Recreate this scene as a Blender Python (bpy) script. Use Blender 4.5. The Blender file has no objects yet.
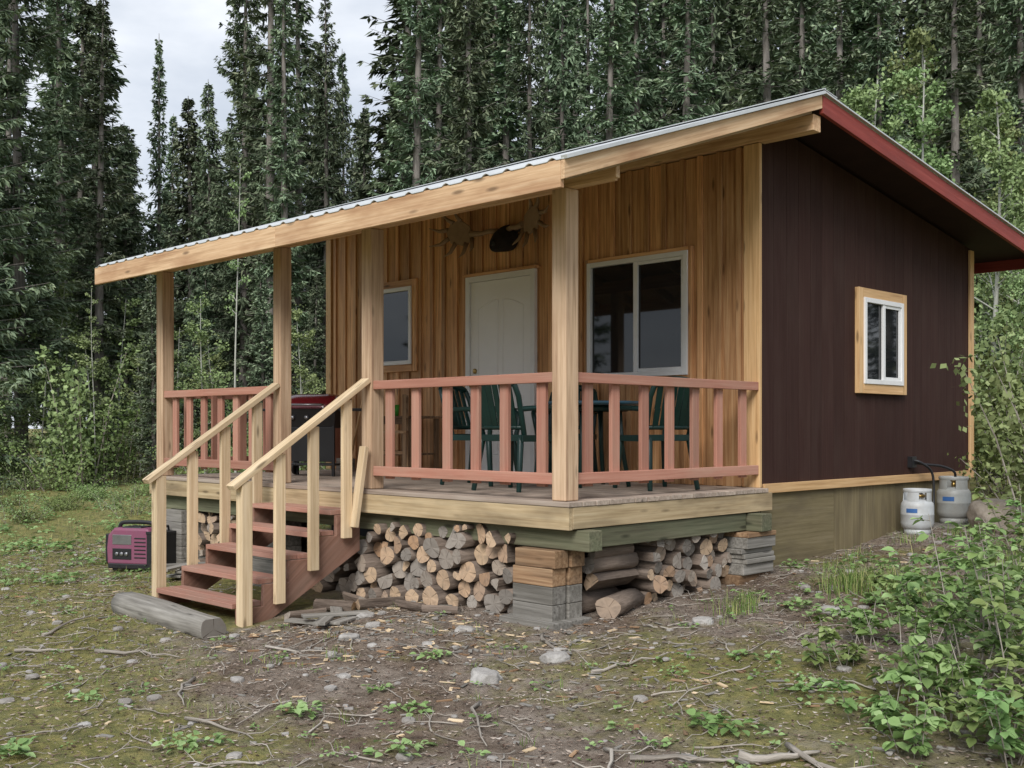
import bpy, math, random, bmesh
import numpy as np
from mathutils import Vector, Matrix, noise
random.seed(7); np.random.seed(7)
S2=math.sqrt(2)
CAM=(5.05,-8.02,1.35)
DK=0.85
scene=bpy.context.scene
scene.view_settings.view_transform='Standard'
scene.view_settings.look='None'
scene.view_settings.exposure=0
def bearing(px,d):
    cx=(px-512)/1100*d
    return (CAM[0]+(cx-d)/S2, CAM[1]+(cx+d)/S2)
def inv(x,y):
    dx=x-CAM[0]; dy=y-CAM[1]
    return ((dx+dy)/S2,(dy-dx)/S2)

# ------------------------------------------------------------ materials
def newmat(name):
    m=bpy.data.materials.new(name); m.use_nodes=True
    nt=m.node_tree; nt.nodes.clear()
    o=nt.nodes.new('ShaderNodeOutputMaterial'); b=nt.nodes.new('ShaderNodeBsdfPrincipled')
    nt.links.new(b.outputs[0],o.inputs[0])
    return m,nt,b,o
def ramp(nt,fac,stops):
    r=nt.nodes.new('ShaderNodeValToRGB')
    e=r.color_ramp.elements
    while len(e)<len(stops): e.new(0.5)
    for i,(p,c) in enumerate(stops):
        e[i].position=p; e[i].color=(*c,1) if len(c)==3 else c
    nt.links.new(fac,r.inputs[0]); return r.outputs[0]
def mixc(nt,fac,a,b,bt='MIX'):
    m=nt.nodes.new('ShaderNodeMix'); m.data_type='RGBA'; m.blend_type=bt
    for s,v in ((0,fac),(6,a),(7,b)):
        if hasattr(v,'links') or hasattr(v,'is_linked'): nt.links.new(v,m.inputs[s])
        elif s==0: m.inputs[0].default_value=v
        else: m.inputs[s].default_value=(*v,1)
    return m.outputs[2]
def math_(nt,op,a,b=0.0,clamp=False):
    m=nt.nodes.new('ShaderNodeMath'); m.operation=op; m.use_clamp=clamp
    for i,v in ((0,a),(1,b)):
        if hasattr(v,'is_linked'): nt.links.new(v,m.inputs[i])
        else: m.inputs[i].default_value=v
    return m.outputs[0]
def attr(nt,name):
    a=nt.nodes.new('ShaderNodeAttribute'); a.attribute_name=name; return a
def bump(nt,b,h,strength=0.3,dist=0.01):
    n=nt.nodes.new('ShaderNodeBump'); n.inputs['Strength'].default_value=strength; n.inputs['Distance'].default_value=dist
    nt.links.new(h,n.inputs['Height']); nt.links.new(n.outputs[0],b.inputs['Normal'])
def noisev(nt,vec,scale,detail=4,rough=0.6,sc=None):
    if sc:
        mp=nt.nodes.new('ShaderNodeMapping'); mp.inputs['Scale'].default_value=sc; nt.links.new(vec,mp.inputs[0]); vec=mp.outputs[0]
    n=nt.nodes.new('ShaderNodeTexNoise'); n.inputs['Scale'].default_value=scale; n.inputs['Detail'].default_value=detail; n.inputs['Roughness'].default_value=rough
    nt.links.new(vec,n.inputs['Vector']); return n.outputs[0]
def wood(name,dark,mid,light,rough=0.75,stain=(0.25,0.22,0.2),stainamt=0.3,var=0.5,knots=True,grain=1.0,spec=0.3):
    m,nt,b,o=newmat(name)
    g=attr(nt,'gco').outputs['Vector']; r=attr(nt,'rnd').outputs['Fac']
    gr=noisev(nt,g,1.0,4,0.65,(1.2,38,38))
    c=ramp(nt,gr,[(0.3,dark),(0.5,mid),(0.7,light)])
    if grain<1: c=mixc(nt,1-grain,c,mid)
    st=noisev(nt,g,1.0,3,0.6,(1.5,6,6))
    sf=ramp(nt,st,[(0.45,(0,0,0)),(0.75,(1,1,1))])
    c=mixc(nt,math_(nt,'MULTIPLY',sf,stainamt),c,stain)
    if knots:
        mp=nt.nodes.new('ShaderNodeMapping'); mp.inputs['Scale'].default_value=(2.2,9,9); nt.links.new(g,mp.inputs[0])
        v=nt.nodes.new('ShaderNodeTexVoronoi'); v.inputs['Scale'].default_value=1.0; nt.links.new(mp.outputs[0],v.inputs['Vector'])
        kf=ramp(nt,v.outputs['Distance'],[(0.07,(1,1,1)),(0.17,(0,0,0))])
        c=mixc(nt,math_(nt,'MULTIPLY',kf,0.75),c,tuple(x*0.35 for x in dark))
    br=math_(nt,'ADD',math_(nt,'MULTIPLY',r,var),1-var*0.5)
    vm=nt.nodes.new('ShaderNodeVectorMath'); vm.operation='SCALE'; nt.links.new(c,vm.inputs[0]); nt.links.new(br,vm.inputs['Scale'])
    nt.links.new(vm.outputs[0],b.inputs['Base Color'])
    b.inputs['Roughness'].default_value=rough; b.inputs['Specular IOR Level'].default_value=spec
    bump(nt,b,gr,0.4,0.006)
    return m
def plain(name,col,rough=0.5,metal=0.0,var=0.15,scale=6,dirt=None,spec=0.5,coat=0):
    m,nt,b,o=newmat(name)
    tc=nt.nodes.new('ShaderNodeTexCoord')
    n1=noisev(nt,tc.outputs['Object'],scale,5,0.65)
    d=dirt if dirt else tuple(x*(1-var*2) for x in col)
    f=ramp(nt,n1,[(0.35,(0,0,0)),(0.75,(1,1,1))])
    c=mixc(nt,math_(nt,'MULTIPLY',f,0.6 if dirt else 1.0),col,d)
    nt.links.new(c,b.inputs['Base Color'])
    b.inputs['Roughness'].default_value=rough; b.inputs['Metallic'].default_value=metal
    b.inputs['Specular IOR Level'].default_value=spec
    b.inputs['Coat Weight'].default_value=coat
    bump(nt,b,noisev(nt,tc.outputs['Object'],scale*9,2),0.12,0.003)
    return m
M_board=wood('cedar_board',(0.33,0.155,0.062),(0.62,0.335,0.155),(0.76,0.48,0.255),0.6,(0.28,0.13,0.06),0.5,0.6)
M_trim=wood('pine_trim',(0.46,0.27,0.12),(0.65,0.41,0.20),(0.75,0.52,0.28),0.6,(0.42,0.24,0.12),0.35,0.3)
M_post=wood('weathered_post',(0.32,0.20,0.125),(0.53,0.37,0.24),(0.65,0.48,0.33),0.75,(0.30,0.18,0.115),0.6,0.3)
M_fascia=wood('pine_fascia',(0.44,0.27,0.15),(0.66,0.44,0.26),(0.76,0.56,0.36),0.7,(0.36,0.18,0.09),0.75,0.25)
M_newwood=wood('new_lumber',(0.50,0.36,0.21),(0.68,0.53,0.34),(0.76,0.62,0.43),0.7,(0.44,0.31,0.18),0.45,0.3)
M_rail=wood('painted_rail',(0.36,0.16,0.11),(0.43,0.20,0.143),(0.50,0.27,0.20),0.65,(0.42,0.27,0.20),0.65,0.3,knots=False,grain=0.9)
M_tread=wood('painted_tread',(0.34,0.16,0.115),(0.42,0.215,0.16),(0.48,0.28,0.22),0.65,(0.38,0.29,0.23),0.65,0.25,knots=False,grain=0.9)
M_string=wood('painted_stringer',(0.19,0.10,0.07),(0.26,0.14,0.10),(0.31,0.18,0.135),0.7,(0.25,0.18,0.14),0.5,0.2,knots=False)
M_deck=wood('deck_board',(0.26,0.20,0.16),(0.42,0.34,0.275),(0.52,0.44,0.37),0.75,(0.26,0.18,0.14),0.5,0.35)
M_rim=wood('rim_board',(0.36,0.26,0.14),(0.54,0.41,0.245),(0.65,0.52,0.33),0.75,(0.20,0.15,0.09),0.75,0.3)
M_green=wood('treated_beam',(0.07,0.075,0.045),(0.135,0.14,0.085),(0.20,0.20,0.13),0.8,(0.13,0.10,0.07),0.5,0.3)
M_grey=wood('grey_timber',(0.13,0.12,0.105),(0.25,0.235,0.21),(0.36,0.34,0.31),0.85,(0.12,0.11,0.09),0.5,0.4)
M_brownblk=wood('brown_block',(0.15,0.085,0.045),(0.28,0.17,0.095),(0.40,0.27,0.16),0.8,(0.14,0.12,0.09),0.5,0.5)
M_brown=wood('dark_siding',(0.039,0.0180,0.0145),(0.045,0.0215,0.0175),(0.054,0.0270,0.0225),0.75,(0.064,0.038,0.031),0.55,0.14,knots=False,spec=0.15)
M_soffit=plain('dark_soffit',(0.035,0.017,0.015),0.7,spec=.2)
M_red=wood('red_fascia',(0.22,0.034,0.026),(0.28,0.048,0.036),(0.33,0.07,0.055),0.6,(0.16,0.035,0.027),0.6,0.1,knots=False)
M_olive=wood('plywood_skirt',(0.155,0.125,0.065),(0.21,0.17,0.092),(0.255,0.21,0.125),0.8,(0.12,0.095,0.06),0.8,0.1,knots=False)
M_ply=wood('roof_sheathing',(0.32,0.22,0.12),(0.44,0.31,0.18),(0.52,0.39,0.25),0.8)
M_metal=plain('roof_metal',(0.66,0.68,0.69),0.4,0.3,0.1,3,(0.42,0.44,0.44))
M_white=plain('white_vinyl',(0.82,0.82,0.82),0.4,0,0.04)
M_door=plain('white_door',(0.88,0.88,0.88),0.45,0,0.03,2,(0.80,0.79,0.77))
M_black=plain('black_plastic',(0.018,0.018,0.02),0.45)
M_chair=plain('green_plastic',(0.006,0.036,0.031),0.38)
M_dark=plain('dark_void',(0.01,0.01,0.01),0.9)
M_tank=plain('tank_white',(0.52,0.55,0.57),0.45,0,0.05,7,(0.30,0.28,0.25))
M_tank2=plain('tank_grey',(0.38,0.40,0.39),0.45,0,0.05,7,(0.24,0.20,0.16))
M_blue=plain('label_blue',(0.05,0.15,0.40),0.5)
M_brass=plain('brass',(0.45,0.30,0.10),0.35,0.9)
M_steel=plain('steel',(0.4,0.4,0.42),0.35,0.9)
M_mag=plain('magenta_shell',(0.235,0.065,0.125),0.55,0,0.1,8,(0.20,0.10,0.135))
M_maroon=plain('grill_lid_red',(0.20,0.012,0.02),0.25,0,0.1,5,coat=0.5)
M_cup=plain('cup_green',(0.08,0.45,0.05),0.4)
M_tablet=plain('table_top_blue',(0.05,0.14,0.20),0.3)
M_antler=plain('antler_bone',(0.34,0.23,0.14),0.6,0,0.2,12,(0.18,0.115,0.07))
M_hide=plain('dark_hide',(0.022,0.017,0.015),0.85,0,0.3,30)
def glass():
    m,nt,b,o=newmat('window_glass')
    tc=nt.nodes.new('ShaderNodeTexCoord')
    b.inputs['Base Color'].default_value=(0.012,0.014,0.016,1); b.inputs['Roughness'].default_value=0.03
    b.inputs['IOR'].default_value=1.55
    bump(nt,b,noisev(nt,tc.outputs['Object'],1.2,1),0.02,0.02)
    return m
M_glass=glass()
def rockmat(name,a,c):
    m,nt,b,o=newmat(name)
    tc=nt.nodes.new('ShaderNodeTexCoord'); r=attr(nt,'rnd').outputs['Fac']
    n=noisev(nt,tc.outputs['Object'],9,6,0.7)
    col=ramp(nt,n,[(0.3,a),(0.7,c)])
    col=mixc(nt,math_(nt,'MULTIPLY',r,0.6),col,(0.17,0.145,0.12))
    nt.links.new(col,b.inputs['Base Color']); b.inputs['Roughness'].default_value=0.9
    bump(nt,b,noisev(nt,tc.outputs['Object'],40,5,0.7),0.6,0.01)
    return m
M_rock=rockmat('rock',(0.24,0.225,0.21),(0.54,0.52,0.49))
M_boulder=rockmat('boulder',(0.28,0.235,0.185),(0.50,0.44,0.37))
def barkmat(name,a,c,sc=(2,14,14)):
    m,nt,b,o=newmat(name)
    g=attr(nt,'gco').outputs['Vector']; r=attr(nt,'rnd').outputs['Fac']
    n=noisev(nt,g,1.6,4,0.7,sc)
    col=ramp(nt,n,[(0.3,a),(0.7,c)])
    col=mixc(nt,math_(nt,'MULTIPLY',r,0.5),col,tuple(x*1.3 for x in c))
    nt.links.new(col,b.inputs['Base Color']); b.inputs['Roughness'].default_value=0.9; b.inputs['Specular IOR Level'].default_value=0.2
    bump(nt,b,n,0.9,0.02); return m
M_bark=barkmat('bark',(0.045,0.033,0.026),(0.23,0.18,0.145))
M_trunk=barkmat('spruce_trunk',(0.09,0.08,0.072),(0.28,0.255,0.23))
M_aspen=barkmat('aspen_trunk',(0.20,0.20,0.17),(0.50,0.50,0.45))
M_stick=barkmat('dead_stick',(0.14,0.12,0.10),(0.42,0.38,0.33))
def logend():
    m,nt,b,o=newmat('log_end')
    g=attr(nt,'gco').outputs['Vector']; r=attr(nt,'rnd').outputs['Fac']
    sep=nt.nodes.new('ShaderNodeSeparateXYZ'); nt.links.new(attr(nt,'gci').outputs['Vector'],sep.inputs[0])
    rad=math_(nt,'SQRT',math_(nt,'ADD',math_(nt,'POWER',math_(nt,'ABSOLUTE',sep.outputs[1]),2.0),math_(nt,'POWER',math_(nt,'ABSOLUTE',sep.outputs[2]),2.0)))
    nz=noisev(nt,g,18,4)
    w=math_(nt,'SINE',math_(nt,'ADD',math_(nt,'MULTIPLY',rad,900.0),math_(nt,'MULTIPLY',nz,9.0)))
    base=ramp(nt,r,[(0.0,(0.52,0.38,0.25)),(0.2,(0.60,0.44,0.30)),(0.35,(0.48,0.30,0.18)),(0.5,(0.42,0.36,0.30)),(0.7,(0.31,0.285,0.255)),(0.85,(0.21,0.195,0.175)),(1.0,(0.48,0.44,0.39))])
    c=mixc(nt,math_(nt,'MULTIPLY',math_(nt,'ADD',math_(nt,'MULTIPLY',w,0.5),0.5),0.22),base,(0.18,0.11,0.065))
    st=ramp(nt,nz,[(0.45,(0,0,0)),(0.8,(1,1,1))])
    c=mixc(nt,math_(nt,'MULTIPLY',st,0.6),c,(0.17,0.145,0.125))
    ang=nt.nodes.new('ShaderNodeMath'); ang.operation='ARCTAN2'
    nt.links.new(sep.outputs[1],ang.inputs[0]); nt.links.new(sep.outputs[2],ang.inputs[1])
    ph=math_(nt,'MULTIPLY',r,37.0)
    ck=math_(nt,'ABSOLUTE',math_(nt,'SINE',math_(nt,'ADD',math_(nt,'MULTIPLY',ang.outputs[0],1.5),ph)))
    thr=math_(nt,'LESS_THAN',ck,math_(nt,'MULTIPLY',nz,0.12))
    c=mixc(nt,math_(nt,'MULTIPLY',thr,0.8),c,(0.04,0.025,0.015))
    nt.links.new(c,b.inputs['Base Color']); b.inputs['Roughness'].default_value=0.85; b.inputs['Specular IOR Level'].default_value=0.2
    bump(nt,b,nz,0.4,0.005); return m
M_end=logend()
def foliage(name,stops,trans=0.25,objvar=0.35,rough=0.6):
    m,nt,b,o=newmat(name)
    r=attr(nt,'rnd').outputs['Fac']
    c=ramp(nt,r,stops)
    oi=nt.nodes.new('ShaderNodeObjectInfo')
    br=math_(nt,'ADD',math_(nt,'MULTIPLY',oi.outputs['Random'],objvar),1-objvar*0.5)
    vm=nt.nodes.new('ShaderNodeVectorMath'); vm.operation='SCALE'; nt.links.new(c,vm.inputs[0]); nt.links.new(br,vm.inputs['Scale'])
    hs=nt.nodes.new('ShaderNodeHueSaturation'); nt.links.new(vm.outputs[0],hs.inputs['Color'])
    nt.links.new(math_(nt,'ADD',math_(nt,'MULTIPLY',oi.outputs['Random'],0.06),0.462),hs.inputs['Hue'])
    if trans<=0:
        nt.nodes.remove(b); b=nt.nodes.new('ShaderNodeBsdfDiffuse'); nt.links.new(hs.outputs[0],b.inputs[0]); nt.links.new(b.outputs[0],o.inputs[0]); return m
    nt.links.new(hs.outputs[0],b.inputs['Base Color'])
    b.inputs['Roughness'].default_value=rough; b.inputs['Specular IOR Level'].default_value=0.25
    t=nt.nodes.new('ShaderNodeBsdfTranslucent'); nt.links.new(hs.outputs[0],t.inputs[0])
    mx=nt.nodes.new('ShaderNodeMixShader'); mx.inputs[0].default_value=trans
    nt.links.new(b.outputs[0],mx.inputs[1]); nt.links.new(t.outputs[0],mx.inputs[2]); nt.links.new(mx.outputs[0],o.inputs[0])
    return m
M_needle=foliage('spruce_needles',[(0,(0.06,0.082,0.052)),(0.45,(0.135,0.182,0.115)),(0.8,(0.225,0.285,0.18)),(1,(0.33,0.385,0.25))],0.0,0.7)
M_leaf=foliage('aspen_leaves',[(0,(0.11,0.165,0.07)),(0.5,(0.22,0.30,0.13)),(1,(0.35,0.45,0.22))],0.0)
M_leafd=foliage('shrub_leaves',[(0,(0.09,0.14,0.05)),(0.5,(0.19,0.27,0.10)),(1,(0.32,0.41,0.18))],0.0,0.6)
M_leafb=foliage('sapling_leaves',[(0,(0.12,0.19,0.06)),(0.5,(0.24,0.36,0.125)),(1,(0.40,0.53,0.24))],0.25,0.2,0.45)
M_grass=foliage('grass_blades',[(0,(0.09,0.15,0.04)),(0.6,(0.19,0.27,0.08)),(1,(0.40,0.38,0.17))],0.0,0.1)
M_litter=foliage('litter',[(0,(0.06,0.042,0.03)),(0.35,(0.18,0.135,0.10)),(0.6,(0.30,0.245,0.19)),(0.85,(0.43,0.37,0.30)),(1,(0.58,0.53,0.46))],0.0,0.0,0.9)

# ------------------------------------------------------------ mesh builder
class MB:
    def __init__(s): s.V=[];s.F=[];s.G=[];s.I=[];s.R=[];s.M=[];s.S=[]
    def add(s,vs,fs,mat=0,g=None,r=None,smooth=False):
        o=len(s.V); s.V+= [tuple(v) for v in vs]
        off=Vector((random.uniform(0,60),random.uniform(0,60),random.uniform(0,60)))
        if g is None: g=[Vector(v) for v in vs]
        s.G+=[tuple(Vector(x)+off) for x in g]; s.I+=[tuple(x) for x in g]
        if r is None: r=random.random()
        s.R+=[r]*len(vs)
        s.F+=[tuple(i+o for i in f) for f in fs]
        s.M+= mat if isinstance(mat,list) else [mat]*len(fs)
        s.S+= smooth if isinstance(smooth,list) else [smooth]*len(fs)
    def box(s,c,size,rot=None,mat=0,r=None):
        hx,hy,hz=[a/2 for a in size]
        l=[Vector((x,y,z)) for z in(-hz,hz) for y in(-hy,hy) for x in(-hx,hx)]
        order=sorted(range(3),key=lambda i:-size[i])
        g=[Vector((v[order[0]],v[order[1]],v[order[2]])) for v in l]
        R=rot.to_3x3() if rot else Matrix.Identity(3)
        vs=[R@v+Vector(c) for v in l]
        s.add(vs,[(0,2,3,1),(4,5,7,6),(0,1,5,4),(2,6,7,3),(0,4,6,2),(1,3,7,5)],mat,g,r)
    def b2(s,a,b,mat=0,r=None):
        c=[(a[i]+b[i])/2 for i in range(3)]; s.box(c,[abs(b[i]-a[i]) for i in range(3)],None,mat,r)
    def beam(s,p0,p1,w,h,mat=0,r=None,up=(0,0,1)):
        p0=Vector(p0);p1=Vector(p1);d=(p1-p0);L=d.length;x=d.normalized();u=Vector(up)
        y=u.cross(x).normalized(); z=x.cross(y)
        R=Matrix((x,y,z)).transposed()
        s.box((p0+p1)/2,(L,w,h),R,mat,r)
    def prism(s,poly,vec,mat=0,r=None,g0=None):
        n=len(poly);v=Vector(vec); a=[Vector(p) for p in poly]; b=[p+v for p in a]
        d=(a[1]-a[0]).normalized() if g0 is None else Vector(g0)
        k=v.normalized(); q=d.cross(k)
        g=[Vector((p.dot(d),p.dot(k),p.dot(q))) for p in a+b]
        s.add(a+b,[tuple(range(n))[::-1],tuple(range(n,2*n))]+[(i,(i+1)%n,n+(i+1)%n,n+i) for i in range(n)],mat,g,r)
    def tube(s,pts,rads,n=8,mat=0,cap=None,r=None,wob=0.0):
        pts=[Vector(p) for p in pts]; m=len(pts)
        if not hasattr(rads,'__len__'): rads=[rads]*m
        vs=[];g=[];acc=0
        prev=None
        wv=[1+random.uniform(-wob,wob) for _ in range(n)]
        for i,p in enumerate(pts):
            t=(pts[min(i+1,m-1)]-pts[max(i-1,0)]).normalized()
            if prev is None:
                a=Vector((0,0,1)) if abs(t.z)<0.9 else Vector((1,0,0))
                x=a.cross(t).normalized()
            else: x=(prev-t*prev.dot(t)).normalized()
            prev=x; y=t.cross(x)
            if i: acc+=(p-pts[i-1]).length
            for k in range(n):
                an=2*math.pi*k/n; rr=rads[i]*wv[k]
                vs.append(p+(x*math.cos(an)+y*math.sin(an))*rr); g.append(Vector((acc,math.cos(an)*rr,math.sin(an)*rr)))
        fs=[];ms=[];sm=[]
        cm=mat if cap is None else cap
        for i in range(m-1):
            for k in range(n):
                fs.append((i*n+k,i*n+(k+1)%n,(i+1)*n+(k+1)%n,(i+1)*n+k)); ms.append(mat); sm.append(True)
        for e in (0,m-1):
            vs.append(pts[e]); g.append(Vector((acc if e else 0,0,0))); c=len(vs)-1
            for k in range(n):
                f=(c,e*n+(k+1)%n,e*n+k) if e==0 else (c,e*n+k,e*n+(k+1)%n)
                fs.append(f); ms.append(cm); sm.append(False)
        s.add(vs,fs,ms,g,r,sm)
    def lathe(s,prof,c,n=24,mat=0,rot=None,smooth=True):
        vs=[];fs=[];c=Vector(c);R=rot.to_3x3() if rot else Matrix.Identity(3)
        for (r,z) in prof:
            for k in range(n):
                a=2*math.pi*k/n; vs.append(R@Vector((r*math.cos(a),r*math.sin(a),z))+c)
        for i in range(len(prof)-1):
            for k in range(n): fs.append((i*n+k,i*n+(k+1)%n,(i+1)*n+(k+1)%n,(i+1)*n+k))
        s.add(vs,fs,mat,None,None,smooth)
    def obj(s,name,mats,parent=None,bevel=0,sub=0):
        me=bpy.data.meshes.new(name); me.from_pydata(s.V,[],s.F)
        for m in mats: me.materials.append(m)
        me.polygons.foreach_set('material_index',s.M); me.polygons.foreach_set('use_smooth',s.S)
        for nm,dat in (('gco',s.G),('gci',s.I)):
            a=me.attributes.new(nm,'FLOAT_VECTOR','POINT'); a.data.foreach_set('vector',np.array(dat,dtype=np.float32).ravel())
        a=me.attributes.new('rnd','FLOAT','POINT'); a.data.foreach_set('value',np.array(s.R,dtype=np.float32))
        me.update()
        ob=bpy.data.objects.new(name,me); scene.collection.objects.link(ob)
        if parent: ob.parent=parent
        if bevel:
            md=ob.modifiers.new('b','BEVEL'); md.width=bevel; md.segments=2; md.limit_method='ANGLE'; md.angle_limit=math.radians(50)
        return ob
def empty(name,loc=(0,0,0)):
    e=bpy.data.objects.new(name,None); e.location=loc; scene.collection.objects.link(e); return e
def npmesh(name,V,Q,mats,midx=None,rnd=None,gco=None):
    V=np.asarray(V,dtype=np.float32);Q=np.asarray(Q,dtype=np.int32)
    me=bpy.data.meshes.new(name); me.vertices.add(len(V)); me.vertices.foreach_set('co',V.ravel())
    me.loops.add(Q.size); me.loops.foreach_set('vertex_index',Q.ravel())
    me.polygons.add(len(Q)); me.polygons.foreach_set('loop_start',np.arange(0,Q.size,Q.shape[1],dtype=np.int32))
    me.polygons.foreach_set('loop_total',np.full(len(Q),Q.shape[1],dtype=np.int32))
    for m in mats: me.materials.append(m)
    if midx is not None: me.polygons.foreach_set('material_index',np.asarray(midx,dtype=np.int32))
    if rnd is not None:
        a=me.attributes.new('rnd','FLOAT','POINT'); a.data.foreach_set('value',np.asarray(rnd,dtype=np.float32))
    a=me.attributes.new('gco','FLOAT_VECTOR','POINT'); a.data.foreach_set('vector',(V if gco is None else np.asarray(gco,dtype=np.float32)).ravel())
    me.update(calc_edges=True); me.validate()
    return me
def place(me,name,loc,rz=0,sc=(1,1,1),parent=None,tilt=0):
    o=bpy.data.objects.new(name,me); o.location=loc; o.rotation_euler=(tilt,0,rz); o.scale=sc
    scene.collection.objects.link(o)
    if parent: o.parent=parent
    return o

# ------------------------------------------------------------ ground
def sst(a,b,x):
    t=max(0,min(1,(x-a)/(b-a))); return t*t*(3-2*t)
def hbase(x,y):
    yy=max(-5,min(7,y)); xx=max(-6,min(3,x))
    h=0.14+0.058*yy+0.018*xx
    h+=0.22*sst(0.6,4.0,x)*sst(-2.5,3.0,y)
    h+=0.9*sst(14,60,math.hypot(x,y+2))*0.5
    return h
def hfun(x,y):
    v=Vector((x,y,0))
    h=hbase(x,y)+0.05*noise.noise(v*0.6)+0.022*noise.noise(v*2.3+Vector((9,0,0)))
    if abs(x)<16 and abs(y)<16: h+=0.018*noise.noise(v*7)+0.010*noise.noise(v*19)
    else: h+=0.15*noise.noise(v*0.2)
    return h
def axis(lo,hi,step):
    c=list(np.arange(lo,hi+1e-6,step)); s=step
    l=[];x=lo
    while x>-500: s*=1.22; x-=s; l.append(x)
    r=[];x=c[-1];s=step
    while x<500: s*=1.22; x+=s; r.append(x)
    return l[::-1]+c+r
xs=axis(-11,7.5,0.06); ys=axis(-8.5,5,0.06)
gv=[];gm=[]
for y in ys:
    for x in xs:
        gv.append((x,y,hfun(x,y)))
        cx,d=inv(x,y)
        left=sst(0.9,3.4,-cx)
        far=sst(10,15,d)
        nf=noise.noise(Vector((x*0.5,y*0.5,3)))
        m=0.75*left+0.75*far+0.55*sst(6.6,4.2,d)*sst(1.6,-1.2,cx) 
        m+=0.5*sst(1.0,3.0,x)+0.08
        gm.append(max(0,min(1,m*0.75+nf*0.5)))
nx=len(xs);ny=len(ys)
gi=np.arange(nx*ny).reshape(ny,nx)
gq=np.stack([gi[:-1,:-1],gi[:-1,1:],gi[1:,1:],gi[1:,:-1]],-1).reshape(-1,4)
def groundmat():
    m,nt,b,o=newmat('forest_ground')
    tc=nt.nodes.new('ShaderNodeTexCoord').outputs['Object']
    n1=noisev(nt,tc,0.9,4,0.6); n2=noisev(nt,tc,7,5,0.7); n3=noisev(nt,tc,60,4,0.75)
    dirt=ramp(nt,n2,[(0.3,(0.15,0.118,0.092)),(0.5,(0.295,0.24,0.195)),(0.7,(0.43,0.365,0.305))])
    dirt2=ramp(nt,n2,[(0.3,(0.10,0.072,0.053)),(0.7,(0.29,0.215,0.155))])
    c=mixc(nt,ramp(nt,n1,[(0.45,(0,0,0)),(0.62,(1,1,1))]),dirt,dirt2)
    fl=ramp(nt,n3,[(0.55,(0,0,0)),(0.70,(1,1,1))])
    c=mixc(nt,math_(nt,'MULTIPLY',fl,0.55),c,(0.48,0.42,0.35))
    dk=ramp(nt,n3,[(0.30,(1,1,1)),(0.43,(0,0,0))])
    c=mixc(nt,math_(nt,'MULTIPLY',dk,0.65),c,(0.05,0.038,0.03))
    ma=attr(nt,'rnd').outputs['Fac']
    n4=noisev(nt,tc,2.2,5,0.7)
    mf=ramp(nt,math_(nt,'ADD',math_(nt,'MULTIPLY',ma,0.62),math_(nt,'MULTIPLY',n4,0.75)),[(0.50,(0,0,0)),(0.68,(1,1,1))])
    moss=ramp(nt,noisev(nt,tc,11,4,0.7),[(0.3,(0.10,0.12,0.035)),(0.5,(0.24,0.24,0.07)),(0.7,(0.43,0.37,0.12))])
    c=mixc(nt,math_(nt,'MULTIPLY',mf,0.78),c,moss)
    nt.links.new(c,b.inputs['Base Color']); b.inputs['Roughness'].default_value=0.95; b.inputs['Specular IOR Level'].default_value=0.15
    bump(nt,b,math_(nt,'ADD',math_(nt,'MULTIPLY',n2,1.0),math_(nt,'MULTIPLY',n3,0.7)),1.0,0.04)
    return m
gme=npmesh('ground',gv,gq,[groundmat()],None,gm); gme.polygons.foreach_set('use_smooth',[True]*len(gq))
place(gme,'ground',(0,0,0))

# ------------------------------------------------------------ cabin
cab=empty('wooden_cabin')
XL=-6.15; YB=4.25
b=MB(); x=0.0
b.b2((XL+0.025,0.0,DK-0.02),(-0.025,0.09,3.74),1)
while x>XL+0.05:
    w=0.2; x1=max(x-w,XL)
    b.b2((x1+0.003,-0.022,DK),(x-0.003,0.0,3.73),0)
    x=x1
b.obj('front_wall',[M_board,M_dark],cab)
b=MB(); x=-0.2
while x>XL:
    j=random.uniform(-.008,.008)
    b.b2((x-0.026+j,-0.042,DK+0.004),(x+0.026+j,-0.0225,3.735),0); x-=0.2
b.b2((-0.14,-0.06,DK),(0.014,-0.0225,3.735),1,0.7); b.b2((XL-0.01,-0.055,DK),(XL+0.09,-0.0225,3.735),1,0.5)
b.obj('battens_and_corner_boards',[M_board,M_trim],cab,0.003)
def topz(y): return 3.955-0.145*y
b=MB(); y=-0.02
while y<YB-0.02:
    y1=min(y+0.203,YB)
    for X in (-0.02,XL-0.0):
        b.prism([(X,y+0.0018,DK),(X,y+0.0018,topz(y)),(X,y1-0.0018,topz(y1)),(X,y1-0.0018,DK)],(0.02,0,0),0,None,(0,0,1))
    y=y1
b.prism([(-0.10,0.1,DK),(-0.10,0.1,topz(0.1)),(-0.1,YB,topz(YB)),(-0.1,YB,DK)],(0.078,0,0),1)
b.prism([(XL+0.022,0.1,DK),(XL+0.022,0.1,topz(0.1)),(XL+0.022,YB,topz(YB)),(XL+0.022,YB,DK)],(0.078,0,0),1)
b.b2((XL,YB+0.001,DK),(0,YB+0.02,topz(YB)-0.02),0)
b.obj('side_siding',[M_brown,M_soffit],cab)
b=MB()
b.b2((0.003,0.0,DK-0.05),(0.03,YB+0.03,DK+0.03),0)
b.b2((0.003,YB-0.07,DK+0.033),(0.028,YB+0.03,topz(YB)-0.02),0)
b.obj('side_trim',[M_trim],cab,0.003)
b=MB()
for a,c in ((0.0,1.22),(1.226,2.44),(2.446,3.66),(3.666,YB)):
    b.b2((-0.03,a,-0.4),(-0.008,c,DK-0.03),0)
b.b2((XL+0.01,0.0,-0.4),(XL+0.03,YB,DK-0.03),0); b.b2((XL+0.04,YB-0.03,-0.4),(-0.04,YB,DK-0.03),0)
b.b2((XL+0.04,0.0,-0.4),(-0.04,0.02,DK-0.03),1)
b.obj('foundation_skirt',[M_olive,M_dark],cab)

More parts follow.
